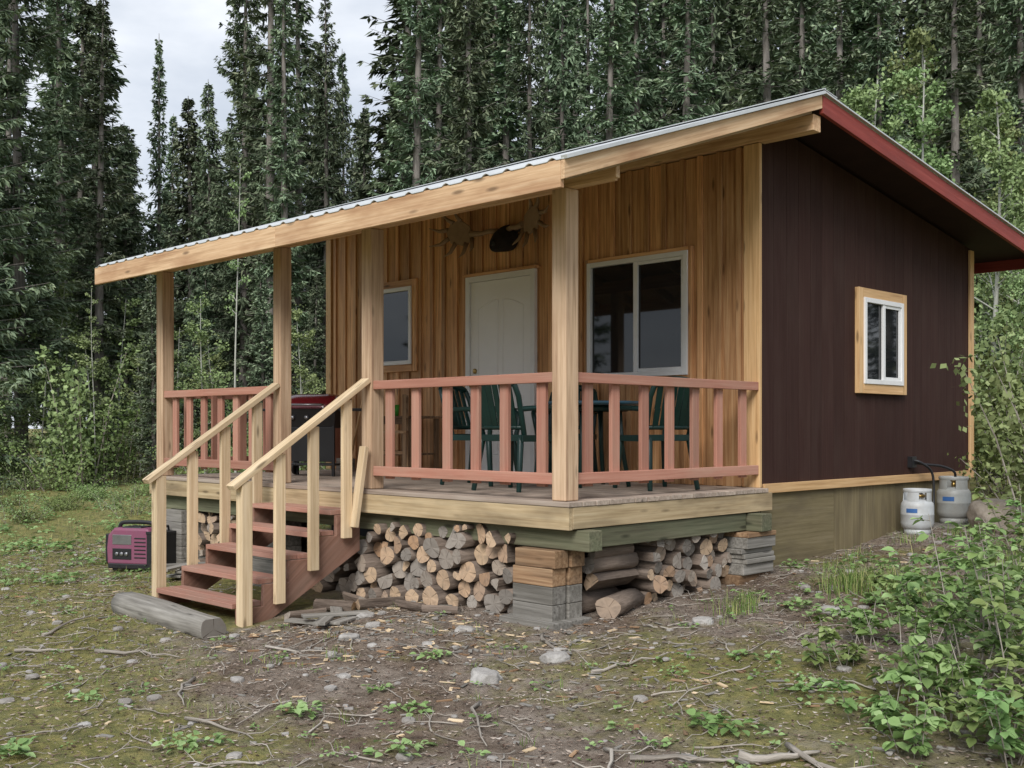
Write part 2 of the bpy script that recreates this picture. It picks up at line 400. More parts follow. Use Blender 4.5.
# roof
EY=-3.05; EZ=3.0; RZ=4.04; XR=0.53; SL=(RZ-EZ)/(-EY)
def roofz(y): return RZ+SL*y if y<=0 else RZ-0.145*y
def xleft(y): return -6.3+ (0.40*min(1,-y/3.05) if y<0 else 0)
def corr():
    V=[];Q=[];n=330
    for yy in (EY-0.04,0.0,5.0):
        z=roofz(yy)
        for i in range(n+1):
            t=i/n; x=xleft(yy)+t*(XR+0.03-xleft(yy))
            ph=(t*n/10)%1
            rib=max(0,1-abs(ph-0.5)/0.2)*0.026
            V.append((x,yy,z+min(rib,0.019)))
    W=n+1
    for r in range(2):
        for i in range(n): Q.append((r*W+i,r*W+i+1,(r+1)*W+i+1,(r+1)*W+i))
    me=npmesh('roof_metal_sheet',V,Q,[M_metal],None,[0.5]*len(V))
    o=place(me,'roof_metal_sheet',(0,0,0),parent=cab)
    s=o.modifiers.new('s','SOLIDIFY'); s.thickness=0.006
corr()
b=MB()
b.beam((XR+0.035,EY-0.04,roofz(EY-0.04)+0.006),(XR+0.035,0,RZ+0.006),0.05,0.026,0)
b.beam((XR+0.035,0,RZ+0.006),(XR+0.035,5.0,roofz(5)+0.006),0.05,0.014,0)
b.beam((-6.3,-0.09,RZ+0.004),(XR+0.06,-0.09,RZ+0.004),0.2,0.008,0,up=(0,-SL,1))
b.beam((-6.3,0.09,RZ+0.012),(XR+0.06,0.09,RZ+0.012),0.2,0.008,0,up=(0,0.145,1))
b.obj('roof_flashing',[M_metal],cab,0.002)
b=MB()
for (ya,yb,mt) in ((EY,0,0),(0,4.95,1)):
    za=roofz(ya)-0.012; zb=roofz(yb)-0.012
    b.add([(xleft(ya),ya,za-0.03),(XR,ya,za-0.03),(XR,yb,zb-0.03),(xleft(yb),yb,zb-0.03),(xleft(ya),ya,za),(XR,ya,za),(XR,yb,zb),(xleft(yb),yb,zb)],
      [(3,2,1,0),(4,5,6,7),(0,1,5,4),(1,2,6,5),(2,3,7,6),(3,0,4,7)],mt)
x=XR-0.06
while x>-5.9:
    b.prism([(x,EY+0.035,roofz(EY+0.035)-0.043),(x,-0.08,roofz(-0.08)-0.043),(x,-0.08,roofz(-0.08)-0.14),(x,EY+0.035,roofz(EY+0.035)-0.14)],(0.04,0,0),0,None,(0,1,SL))
    x-=0.6
b.prism([(XR-0.04,0.05,roofz(0.05)-0.043),(XR-0.04,4.93,roofz(4.93)-0.043),(XR-0.04,4.93,roofz(4.93)-0.075),(XR-0.04,0.05,roofz(0.05)-0.075)],(0.04,0,0),1)
b.obj('roof_structure',[M_ply,M_soffit],cab)
b=MB()
for a,c,r in ((-5.92,-2.6,.65),(-2.597,XR,.5)):
    b.b2((a,EY-0.035,EZ-0.185),(c,EY,EZ-0.014),0,r)
b.prism([(XR+0.002,EY-0.035,EZ-0.020),(XR+0.002,-0.001,RZ-0.012),(XR+0.002,-0.001,RZ-0.12),(XR+0.002,EY-0.035,EZ-0.14)],(0.03,0,0),0,0.4,(0,1,SL))
b.prism([(-5.92,EY,EZ-0.012),(-6.3,0,RZ-0.012),(-6.3,0,RZ-0.16),(-5.92,EY,EZ-0.16)],(-0.03,0,0),0,0.4,(0,1,SL))
b.b2((-6.29,-0.075,3.742),(XR-0.01,0.045,3.872),0,0.9)
b.b2((-5.95,-2.47,2.985),(0.46,-2.43,3.13),0,0.3); b.b2((-5.95,-2.426,2.985),(0.40,-2.38,3.13),0,0.5)
b.obj('roof_beams_and_fascia',[M_fascia],cab,0.004)
b=MB()
for X,sx in ((XR+0.002,0.035),(-6.3,-0.03)):
    b.prism([(X,0.001,RZ-0.012),(X,4.99,roofz(4.99)-0.012),(X,4.99,roofz(4.99)-0.16),(X,0.001,RZ-0.16)],(sx,0,0),0,0.5,(0,1,-0.145))
b.b2((-6.3,4.955,roofz(4.95)-0.16),(XR,4.985,roofz(4.95)-0.016),0)
b.obj('red_fascia',[M_red],cab,0.003)

# porch
b=MB(); y=-2.535
while y<-0.02:
    xx=-5.86
    cut=random.uniform(-4,-2)
    y1=min(y+0.136,-0.065)
    b.b2((xx+random.uniform(0,.006),y,DK-0.034),(cut-0.002,y1,DK+random.uniform(-.001,.001)),0)
    b.b2((cut+0.002,y,DK-0.034),(0.11+random.uniform(-.006,0),y1,DK+random.uniform(-.001,.001)),0); y+=0.142
b.obj('deck_boards',[M_deck],cab,0.003)
b=MB()
b.b2((-5.84,-2.53,DK-0.19),(-2.95,-2.49,DK-0.037),0); b.b2((-2.946,-2.53,DK-0.19),(0.098,-2.49,DK-0.037),0)
b.b2((0.06,-2.488,DK-0.185),(0.1,0.0,DK-0.037),0,0.1); b.b2((-5.84,-2.488,DK-0.19),(-5.80,-0.05,DK-0.037),0)
x=-5.4
while x<0:
    b.b2((x,-2.485,DK-0.18),(x+0.04,-0.05,DK-0.037),0); x+=0.5
b.obj('deck_rim_joists',[M_rim],cab,0.003)
b=MB()
b.b2((-5.8,-2.44,DK-0.335),(0.2,-2.30,DK-0.195),0); b.b2((-5.8,-0.35,DK-0.335),(0.22,-0.20,DK-0.195),0)
b.b2((-0.02,-2.28,DK-0.33),(0.085,-0.37,DK-0.19),0)
b.obj('deck_support_beams',[M_green],cab,0.006)
b=MB()
zz=DK-0.34
k=0
while zz>-0.1:
    h=0.125; mt=0 if k<2 else 1
    j=random.uniform(-.02,.02)
    b.b2((-0.42+j,-2.53,zz-h+0.003),(-0.04+j,-2.39,zz),mt); b.b2((-0.40,-2.37,zz-h+0.003),(-0.03+j,-2.23,zz),mt)
    zz-=h; k+=1
b.b2((-0.5,-2.6,-0.08),(0.02,-2.2,0.03),1)
zz=DK-0.34
while zz>0.02:
    h=random.choice([0.04,0.04,0.09]); j=random.uniform(-.03,.03)
    b.b2((-0.2+j,-0.52+j,zz-h+0.002),(0.16+j,-0.08,zz),1 if random.random()<.6 else 0); zz-=h
for X in (-5.6,-3.9):
    zz=DK-0.34
    while zz>-0.12:
        b.b2((X,-2.5,zz-0.12),(X+0.38,-2.2,zz),1); zz-=0.123
b.obj('deck_piers',[M_brownblk,M_grey],cab,0.005)
b=MB(); PX=[-5.70,-3.49,-2.17,-0.03]
for i,X in enumerate(PX):
    w=0.066 if i!=1 else 0.06
    b.b2((X-w,-2.49,DK+0.002),(X+w,-2.49+2*w,2.984),0,[0.6,0.5,0.5,0.95][i])
b.obj('porch_posts',[M_post],cab,0.008)
b=MB()
def railing(p0,p1,outside,n,topz=0.885):
    p0=Vector(p0);p1=Vector(p1);d=(p1-p0).normalized(); o=Vector(outside)
    b.beam(p0+Vector((0,0,DK+topz-0.035)),p1+Vector((0,0,DK+topz-0.035)),0.038,0.07,0)
    b.beam(p0+Vector((0,0,DK+0.15)),p1+Vector((0,0,DK+0.15)),0.038,0.078,0)
    for i in range(n):
        t=(i+0.5)/n; c=p0+(p1-p0)*t
        c=c-o*0.036+d*random.uniform(-.02,.02)
        b.beam(c+Vector((0,0,DK+0.09)),c+Vector((0,0,DK+topz-0.004)),0.088,0.032,0,up=tuple(o))
yr=-2.455
railing((-2.10,yr,0),(-0.1,yr,0),(0,-1,0),6)
railing((-5.63,yr,0),(-3.56,yr,0),(0,-1,0),7)
railing((-0.01,-2.35,0),(-0.01,-0.064,0),(1,0,0),7)
railing((-5.72,-2.34,0),(-5.72,-0.064,0),(-1,0,0),7)
b.obj('porch_railings',[M_rail],cab,0.004)
# stairs
b=MB()
SX0=-3.42; SX1=-2.24; nst=6
gz=-0.13; rise=(DK-gz)/nst; run=0.225
for i in range(1,nst):
    z=DK-rise*i; yo=-2.54-run*(i-1)
    b.b2((SX0+0.0,yo-run-0.025,z-0.038),(SX1,yo-0.125,z),0); b.b2((SX0,yo-0.118,z-0.038),(SX1,yo-0.0,z),0)
for X in (SX0-0.045,SX1+0.004,):
    P=[(X,-2.535,DK-0.04)]
    for i in range(1,nst):
        z=DK-rise*i-0.04; yo=-2.54-run*(i-1)
        P.append((X,yo-0.001*i,z)); P.append((X,yo-run,z))
    P.append((X,-2.54-run*5,gz-0.02)); P.append((X,-2.54-run*5+0.22,gz-0.02)); P.append((X,-2.535,DK-0.50))
    b.prism(P,(0.04,0,0),1,None,(0,0.77,0.64))
b.obj('stair_treads_and_stringers',[M_tread,M_string],cab,0.004)
b=MB()
def stairrail(X):
    y0=-2.50;z0=DK+0.87; y1=-3.70; z1=DK+0.07
    sl=(z0-z1)/(y0-y1)
    zt=lambda y: z0+sl*(y-y0)
    b.beam((X,y0,z0+0.02),(X,y1-0.05,zt(y1-0.05)+0.02),0.10,0.042,0)
    b.b2((X-0.043,-3.68,-0.25),(X+0.043,-3.59,zt(-3.635)-0.01),0)
    for yy in (-3.33,-3.02,-2.70):
        zb=DK-0.15-(-2.54-yy)/run*rise-0.12
        b.b2((X-0.02,yy-0.044,zb),(X+0.02,yy+0.044,zt(yy)-0.012),0)
stairrail(SX1+0.085); stairrail(SX0-0.06)
b.beam((SX1+0.13,-2.66,DK-0.30),(SX1+0.13,-2.555,DK+0.35),0.04,0.08,0,up=(1,0,0))
b.obj('stair_handrails',[M_newwood],cab,0.004)

# door
b=MB()
dx0,dx1=-3.53,-2.63; dz0,dz1=DK+0.03,DK+2.04
b.b2((dx0-0.06,-0.085,DK),(dx0,-0.024,dz1+0.06),0);b.b2((dx1,-0.085,DK),(dx1+0.06,-0.024,dz1+0.06),0);b.b2((dx0+0.001,-0.084,dz1),(dx1-0.001,-0.024,dz1+0.06),0)
b.b2((dx0-0.09,-0.10,dz1+0.062),(dx1+0.09,-0.024,dz1+0.09),2)
b.b2((dx0+0.003,-0.062,dz0),(dx1-0.003,-0.025,dz1-0.003),1)
b.b2((dx0,-0.09,DK+0.002),(dx1,-0.024,DK+0.027),3)
w=dx1-dx0
for c0,c1 in ((0.13,0.46),(0.54,0.87)):
    for z0,z1,arch in ((0.20,0.80,0),(1.0,1.80,1)):
        xa=dx0+w*c0;xb=dx0+w*c1
        P=[(xa,dz0+z0),(xb,dz0+z0)]
        if arch:
            for k in range(7):
                t=k/6; e=t if c0>0.5 else 1-t
                P.append((xb+(xa-xb)*t,dz0+z1-0.08*(1-math.sin(e*math.pi/2))))
        else: P+=[(xb,dz0+z1),(xa,dz0+z1)]
        pts=[(p[0],-0.061,p[1]) for p in P]; pts.append(pts[0]); pts.append(pts[1])
        b.tube(pts,0.008,6,1)
b.lathe([(0,0.0),(0.03,0.0),(0.03,0.006),(0.012,0.01),(0.012,0.035),(0.028,0.045),(0.03,0.06),(0.02,0.07),(0,0.073)],(dx0+0.07,-0.062,DK+0.95),16,4,Matrix.Rotation(math.pi/2,4,'X'))
b.lathe([(0,0.0),(0.028,0.0),(0.028,0.012),(0.01,0.016),(0,0.017)],(dx0+0.07,-0.062,DK+1.1),16,4,Matrix.Rotation(math.pi/2,4,'X'))
b.obj('door',[M_white,M_door,M_board,M_grey,M_brass],cab,0.003)
def window(x0,x1,z0,z1,trim,name,side=False,trimw=0.09,slide=True):
    b=MB()
    def BB(a,c,m,r=None):
        if side:
            a2=(-a[1],a[0],a[2]); c2=(-c[1],c[0],c[2]); b.b2(a2,c2,m,r)
        else: b.b2(a,c,m,r)
    yo=-0.0225 if not side else -0.001
    t=trimw
    if trim:
        BB((x0-t,yo-0.045,z0-t),(x0-0.001,yo,z1+t),0);BB((x1+0.001,yo-0.045,z0-t),(x1+t,yo,z1+t),0)
        BB((x0,yo-0.044,z1+0.001),(x1,yo,z1+t),0);BB((x0-0.0,yo-0.047,z0-t),(x1+0.0,yo,z0-0.001),0)
    f=0.045
    BB((x0,yo-0.06,z0),(x0+f,yo,z1),1,.5);BB((x1-f,yo-0.06,z0),(x1,yo,z1),1,.5)
    BB((x0+f+.001,yo-0.059,z1-f),(x1-f-.001,yo,z1),1,.5);BB((x0+f+.001,yo-0.059,z0),(x1-f-.001,yo,z0+f),1,.5)
    xm=(x0+x1)/2
    BB((x0+f+0.002,yo-0.028,z0+f+0.002),(x1-f-0.002,yo-0.022,z1-f-0.002),2)
    if slide:
        BB((xm-0.025,yo-0.052,z0+f+.001),(xm+0.025,yo-0.03,z1-f-.001),1,.5)
        g=0.03
        a,c=xm+0.026,x1-f-0.001
        BB((a,yo-0.046,z1-f-g),(c,yo-0.03,z1-f-.001),1,.5);BB((a,yo-0.046,z0+f+.001),(c,yo-0.03,z0+f+g),1,.5)
        BB((c-g,yo-0.045,z0+f+g+.001),(c,yo-0.03,z1-f-g-.001),1,.5)
    b.obj(name,[M_trim if side else M_board,M_white,M_glass],cab,0.003)
window(-1.88,-0.71,DK+0.97,DK+2.07,True,'large_window',trimw=0.035)
window(-5.12,-4.50,DK+1.22,DK+2.1,True,'small_window',slide=False,trimw=0.08)
window(1.69,2.50,DK+0.92,DK+1.74,True,'side_window',side=True,trimw=0.09)

# ------------------------------------------------------------ antler mount
b=MB()
mx,mz=-2.93,DK+2.44
rings=[(0,0.0,0.10,0.12),(-0.06,0.0,0.12,0.14),(-0.13,-0.02,0.12,0.13),(-0.20,-0.05,0.10,0.11),(-0.25,-0.08,0.07,0.08),(-0.28,-0.10,0.04,0.045)]
vs=[];fs=[];n=14
for (yy,zz,rx,rz) in rings:
    for k in range(n):
        a=2*math.pi*k/n; vs.append((mx+rx*math.cos(a),-0.045+yy,mz+zz+rz*math.sin(a)))
for i in range(len(rings)-1):
    for k in range(n): fs.append((i*n+k,i*n+(k+1)%n,(i+1)*n+(k+1)%n,(i+1)*n+k))
fs.append(tuple(range(n)));fs.append(tuple(range((len(rings)-1)*n,len(rings)*n))[::-1])
b.add(vs,fs,1,smooth=True)
for sx in (-1,1):
    b.tube([(mx+sx*0.08,-0.08,mz+0.06),(mx+sx*0.14,-0.10,mz+0.08),(mx+sx*0.19,-0.09,mz+0.04)],[0.025,0.03,0.004],8,1)
    K=1.12
    base=Vector((mx+sx*0.06,-0.16,mz+0.07))
    b.tube([base,base+Vector((sx*0.10,-0.04,0.01)),base+Vector((sx*0.20,-0.08,-0.01)),base+Vector((sx*0.32,-0.11,0.0))],[0.03,0.026,0.026,0.036],8,0)
    pal=[(0.26,-0.06),(0.38,-0.10),(0.50,-0.07),(0.55,0.03),(0.50,0.12),(0.40,0.14),(0.30,0.07)]
    yy=lambda u: base.y-0.08-0.28*(u-0.2)
    P=[(base.x+sx*px_*K, yy(px_), base.z+pz*K) for px_,pz in pal]
    b.prism(P,(0,0.022,0),0)
    for (ax,az,bx,bz) in ((0.34,-0.08,0.36,-0.24),(0.46,-0.07,0.54,-0.22),(0.53,-0.02,0.72,-0.10),(0.54,0.06,0.72,0.07),(0.48,0.12,0.58,0.20),(0.40,0.13,0.44,0.22),(0.28,-0.04,0.22,-0.20)):
        b.tube([(base.x+sx*ax*K,yy(ax)+.01,base.z+az*K),(base.x+sx*(ax+bx)/2*K,yy(ax)-0.02,base.z+(az+bz)/2*K-0.01),(base.x+sx*bx*K,yy(ax)-0.08,base.z+bz*K+0.02)],[0.026,0.019,0.004],7,0)
b.obj('moose_antler_mount',[M_antler,M_hide])

# ------------------------------------------------------------ firewood
def pack(L,H,rmin,rmax,slope=None):
    pl=[]
    for it in range(900):
        r=random.uniform(rmin,rmax) if it<450 else random.uniform(rmin*.6,rmin*1.1)
        best=None
        for _k in range(30):
            x=random.uniform(r,L-r); z=r
            for (px,pz,pr) in pl:
                dx=abs(x-px)
                if dx<r+pr: z=max(z,pz+math.sqrt((r+pr)**2-dx*dx))
            lim=H if slope is None else slope(x)
            if z+r*0.6>lim: continue
            if best is None or z<best[1]: best=(x,z)
        if best: pl.append((best[0],best[1],r))
    return pl
def logshape(mb,p0,p1,r,split=None,split2=None):
    p0=Vector(p0);p1=Vector(p1)
    t=(p1-p0).normalized(); a=Vector((0,0,1)) if abs(t.z)<.9 else Vector((1,0,0))
    x=a.cross(t).normalized();y=t.cross(x)
    ph=random.uniform(0,6.28)
    prof=[]
    n=20
    e=random.uniform(0.86,1.0)
    for k in range(n):
        an=2*math.pi*k/n
        rr=r*(1+0.05*math.sin(3*an+ph)+0.03*math.sin(5*an+ph*2)+random.uniform(-.02,.02))
        cx,cy=rr*math.cos(an),rr*math.sin(an)*e
        for sp in (split,split2):
            if sp is not None:
                dd=cx*math.cos(sp)+cy*math.sin(sp); m=r*0.25
                if dd>m: cx-=(dd-m)*math.cos(sp); cy-=(dd-m)*math.sin(sp)
        prof.append((cx,cy))
    vs=[];g=[];L=(p1-p0).length
    rr=random.random()
    sk=(random.uniform(-.25,.25),random.uniform(-.25,.25))
    for q,(p,l) in enumerate(((p0,0),(p1,L))):
        for (cx,cy) in prof:
            vs.append(p+x*cx+y*cy+t*(random.uniform(-.003,.003)+cx*sk[0]+cy*sk[1])); g.append(Vector((l,cx,cy)))
    vs+= [p0,p1]; g+=[Vector((0,0,0)),Vector((L,0,0))]
    fs=[(k,(k+1)%n,n+(k+1)%n,n+k) for k in range(n)]; ms=[1]*n; sm=[split is None]*n
    for k in range(n):
        fs.append((2*n,(k+1)%n,k)); ms.append(0); fs.append((2*n+1,n+k,n+(k+1)%n)); ms.append(0); sm+=[False,False]
    mb.add(vs,fs,ms,g,rr,sm)
def stack(name,L,H,fn,slope=None,rmin=0.045,rmax=0.086):
    b=MB()
    for (u,z,r) in pack(L,H,rmin,rmax,slope):
        j=random.gauss(0,.035)
        p0,p1=fn(u,z,j)
        s1=random.uniform(0,6.28) if random.random()<0.35 else None
        s2=(s1+random.uniform(1.3,1.9)) if (s1 and random.random()<.5) else None
        logshape(b,p0,p1,r*1.03,s1,s2)
    return b.obj(name,[M_end,M_bark])
def fr(u,z,j):
    X=-3.15+u; g=hfun(X,-2.35)-0.02
    return (X,-2.47+j,g+z),(X+random.uniform(-.03,.03),-2.07+j,g+z+random.uniform(-.01,.01))
stack('firewood_stack',2.66,0.6,fr,lambda x:0.30+0.33*sst(0.2,1.3,x))
def fl(u,z,j):
    X=-5.15+u; g=hfun(X,-2.3)
    return (X,-2.40+j,g+z),(X,-2.0+j,g+z)
stack('firewood_stack',1.55,0.6,fl)
def rt(u,z,j):
    Y=-1.62+u; g=hfun(0,Y)
    return (0.03+j,Y,g+z-0.02),(-0.37+j,Y+random.uniform(-.02,.02),g+z-0.02)
stack('firewood_stack',1.12,0.56,rt,lambda x:0.56-0.08*x,.04,.072)
b=MB()
for i,(zz,r) in enumerate(((0.075,0.09),(0.23,0.075),(0.36,0.065),(0.45,0.05))):
    g=hfun(0,-1.9)
    for X in (-0.05,-0.22,-0.38):
        logshape(b,(X+random.uniform(-.03,.03)+(0.14 if i==0 and X>-0.1 else 0),-2.14+random.uniform(-.03,.03),g+zz),(X,-1.68+random.uniform(-.03,.02),g+zz),r,random.uniform(0,6) if i in(1,3) else None)
b.obj('split_firewood',[M_end,M_bark])
b=MB()
for (x,y,a,L,r) in ((-1.95,-2.95,0.4,0.34,0.07),(-1.7,-2.72,1.2,0.36,0.06),(-2.02,-2.7,-0.2,0.3,0.06),(-1.35,-2.68,0.1,0.3,0.05),(-1.0,-2.7,0.5,0.28,0.045),(-2.0,-3.2,1.4,0.3,0.05)):
    g=hfun(x,y)+r*0.85
    d=Vector((math.cos(a),math.sin(a),0))*L/2
    logshape(b,Vector((x,y,g))+d,Vector((x,y,g))-d,r,2.0)
b.obj('loose_firewood',[M_end,M_bark])
b=MB()
A=Vector((-3.46,-3.95,hfun(-3.5,-3.95)+0.06)); B=Vector((-1.98,-3.99,hfun(-2,-3.99)+0.06))
n=20;rows=9;vs=[];g=[];fs=[];ms=[];sm=[]
d=(B-A).normalized();sx=Vector((0,0,1)).cross(d).normalized();up=d.cross(sx)
for i in range(rows):
    t=i/(rows-1);c=A+(B-A)*t;R_=0.108+0.010*math.sin(t*5)
    for k in range(n):
        a=2*math.pi*k/n; rr=R_*(1+0.05*math.sin(2*a+t*3)+0.03*math.sin(5*a+t*2)); cy=min(rr*math.sin(a),R_*0.78); cx=rr*math.cos(a)
        vs.append(c+sx*cx+up*cy); g.append(Vector((t*1.6,cx,cy)))
for i in range(rows-1):
    for k in range(n): fs.append((i*n+k,i*n+(k+1)%n,(i+1)*n+(k+1)%n,(i+1)*n+k));ms.append(0);sm.append(True)
fs.append(tuple(range(n))[::-1]);fs.append(tuple(range((rows-1)*n,rows*n)));ms+=[1,1];sm+=[False,False]
b.add(vs,fs,ms,g,0.85,sm)
b.obj('weathered_log',[M_grey,M_end])
b=MB()
for i in range(5):
    x=-1.7+random.uniform(-.25,.25); y=-3.3+random.uniform(-.2,.3)
    b.box((x,y,hfun(x,y)+0.015+0.012*i),(random.uniform(.25,.5),0.09,0.02),Matrix.Rotation(random.uniform(0,3),4,'Z'),0)
for i in range(6):
    x=-5.0+random.uniform(-.3,.3); y=-2.7+random.uniform(-.1,.1)
    b.box((x,y,hfun(x,y)+0.02+0.02*i),(random.uniform(.4,.7),0.1,0.022),Matrix.Rotation(random.uniform(0,3),4,'Z'),0)
b.obj('scrap_boards',[M_grey],None,0.003)

# ------------------------------------------------------------ propane tanks
def tank(loc,m,rz,k_=1.0):
    b=MB(); R=0.155
    pr=[(0.0,0.035),(0.08,0.04),(0.125,0.055),(0.148,0.08),(R,0.115),(R,0.195),(R+.002,.2),(R,.205),(R,0.275),(0.150,0.305),(0.13,0.33),(0.08,0.345),(0,0.35)]
    b.lathe(pr,(0,0,0),32,0)
    b.lathe([(0.12,0.0),(0.126,0.0),(0.126,0.06),(0.115,0.06),(0.115,0.0)],(0,0,0),28,0)
    n=14
    for s0,s1,zt in ((30,75,.425),(105,160,.425),(200,250,.425),(285,345,.425)):
        vs=[];fs=[]
        for k in range(n+1):
            a=math.radians(s0)+math.radians(s1-s0)*k/n
            for rr,z in ((0.133,0.315),(0.129,zt),(0.123,zt),(0.127,0.315)): vs.append((rr*math.cos(a),rr*math.sin(a),z))
        for k in range(n):
            for q in range(4): fs.append((k*4+q,k*4+(q+1)%4,(k+1)*4+(q+1)%4,(k+1)*4+q))
        fs.append((0,1,2,3)); fs.append((n*4+3,n*4+2,n*4+1,n*4)); b.add(vs,fs,0,smooth=False)
    b.lathe([(0.131,0.415),(0.136,0.43),(0.132,0.447),(0.122,0.447),(0.118,0.43),(0.122,0.415),(0.131,0.415)],(0,0,0),32,0)
    b.lathe([(0.0,0.345),(0.022,0.345),(0.022,0.38),(0.014,0.385),(0.014,0.395),(0.03,0.40),(0.03,0.42),(0,0.422)],(0,0,0),14,2)
    b.tube([(0,0,0.375),(0.07,0,0.375)],[0.014,0.018],10,2)
    vs=[];fs=[]
    for k in range(9):
        a=math.radians(-105-math.degrees(rz))+math.radians(40)*k/8
        for z in (0.22,0.26): vs.append(((R+0.0015)*math.cos(a),(R+0.0015)*math.sin(a),z))
    for k in range(8): fs.append((2*k,2*k+2,2*k+3,2*k+1))
    b.add(vs,fs,1)
    o=b.obj('propane_tank',[m,M_blue,M_brass]); o.location=loc; o.rotation_euler=(0,0,rz); o.scale=(k_,k_,k_)
t1=(0.26,2.36,hfun(.26,2.36)-0.01); t2=(0.28,3.15,hfun(.28,3.15)+0.05)
tank(t1,M_tank,0.9); tank(t2,M_tank2,0.3,1.08)
b=MB(); b.b2((0.08,2.95,0.1),(0.48,3.35,t2[2]+0.002),0); b.obj('paving_block',[M_grey],None,0.01)
b=MB()
def curve(p,n=24):
    out=[];P=[Vector(q) for q in p]
    P=[P[0]*2-P[1]]+P+[P[-1]*2-P[-2]]
    for i in range(1,len(P)-2):
        for k in range(n//(len(P)-3)+1):
            t=k/(n//(len(P)-3)+1)
            a,b_,c,d=P[i-1],P[i],P[i+1],P[i+2]
            out.append(0.5*((2*b_)+(c-a)*t+(2*a-5*b_+4*c-d)*t*t+(3*b_-a-3*c+d)*t**3))
    out.append(P[-2]); return out
b.tube(curve([(0.02,2.75,1.02),(0.10,2.78,1.0),(0.17,2.9,0.88),(0.2,2.85,0.55),(0.25,2.65,0.60),(0.27,2.42,t1[2]+0.40)],40),0.013,8,0)
b.tube(curve([(0.02,2.75,1.0),(0.12,2.85,0.98),(0.22,3.0,0.96),(0.30,3.12,0.9),(0.29,3.15,t2[2]+0.43)],40),0.013,8,0)
b.b2((0.0,2.70,0.95),(0.05,2.80,1.06),0)
b.obj('gas_hose',[M_black])

# ------------------------------------------------------------ generator
gx,gy=bearing(137,11.3)
g0=empty('portable_generator',(gx,gy,hfun(gx,gy)+0.01)); g0.rotation_euler=(0,0,math.radians(30)); g0.scale=(1.1,1,1.12)
b=MB()
prof=[(-0.24,0.05),(0.24,0.05),(0.25,0.20),(0.235,0.33),(0.19,0.385),(-0.17,0.385),(-0.235,0.32),(-0.25,0.20)]
b.prism([(x,-0.13,z) for x,z in prof],(0,0.26,0),0)
b.obj('shell',[M_mag],g0,0.022)
b=MB()
b.box((0.225,0,0.2),(0.09,0.268,0.29),None,0); b.box((-0.235,0,0.2),(0.05,0.25,0.26),None,0); b.box((0,0,0.04),(0.46,0.268,0.05),None,0); b.box((0,0,0.385),(0.2,0.2,0.02),None,0)
for fx in (-0.17,0.17):
    for fy in (-0.09,0.09): b.box((fx,fy,0.008),(0.05,0.05,0.03),None,0)
b.obj('dark_panels',[M_black],g0,0.012)
b=MB()
b.tube(curve([(-0.19,0,0.36),(-0.16,0,0.42),(-0.05,0,0.432),(0.08,0,0.432),(0.17,0,0.42),(0.2,0,0.36)]),0.019,10,0)
b.obj('carry_handle',[M_black],g0)
b=MB()
b.box((-0.08,-0.131,0.28),(0.2,0.006,0.09),None,1)
b.box((-0.08,-0.131,0.15),(0.2,0.006,0.1),None,2)
for k in range(6): b.box((0.11,-0.131,0.12+0.035*k),(0.12,0.008,0.012),None,2)
for k in range(3): b.lathe([(0,0),(0.018,0),(0.018,0.01),(0,0.012)],(-0.13+0.05*k,-0.134,0.15),12,1,Matrix.Rotation(math.pi/2,4,'X'))
b.obj('control_panel',[M_mag,M_steel,M_black],g0,0.003)
gx,gy=bearing(163,11.2)
b=MB(); b.box((0,0,0.19),(0.2,0.26,0.38),None,0); b.box((0,0,0.39),(0.21,0.27,0.03),None,0); b.tube([(0,-0.09,0.40),(0,-0.08,0.45),(0,0.08,0.45),(0,0.09,0.40)],0.012,8,0); b.box((0,-0.132,0.2),(0.12,0.008,0.2),None,0)
o=b.obj('storage_case',[M_black],None,0.012); o.location=(gx,gy,hfun(gx,gy)); o.rotation_euler=(0,0,.4)

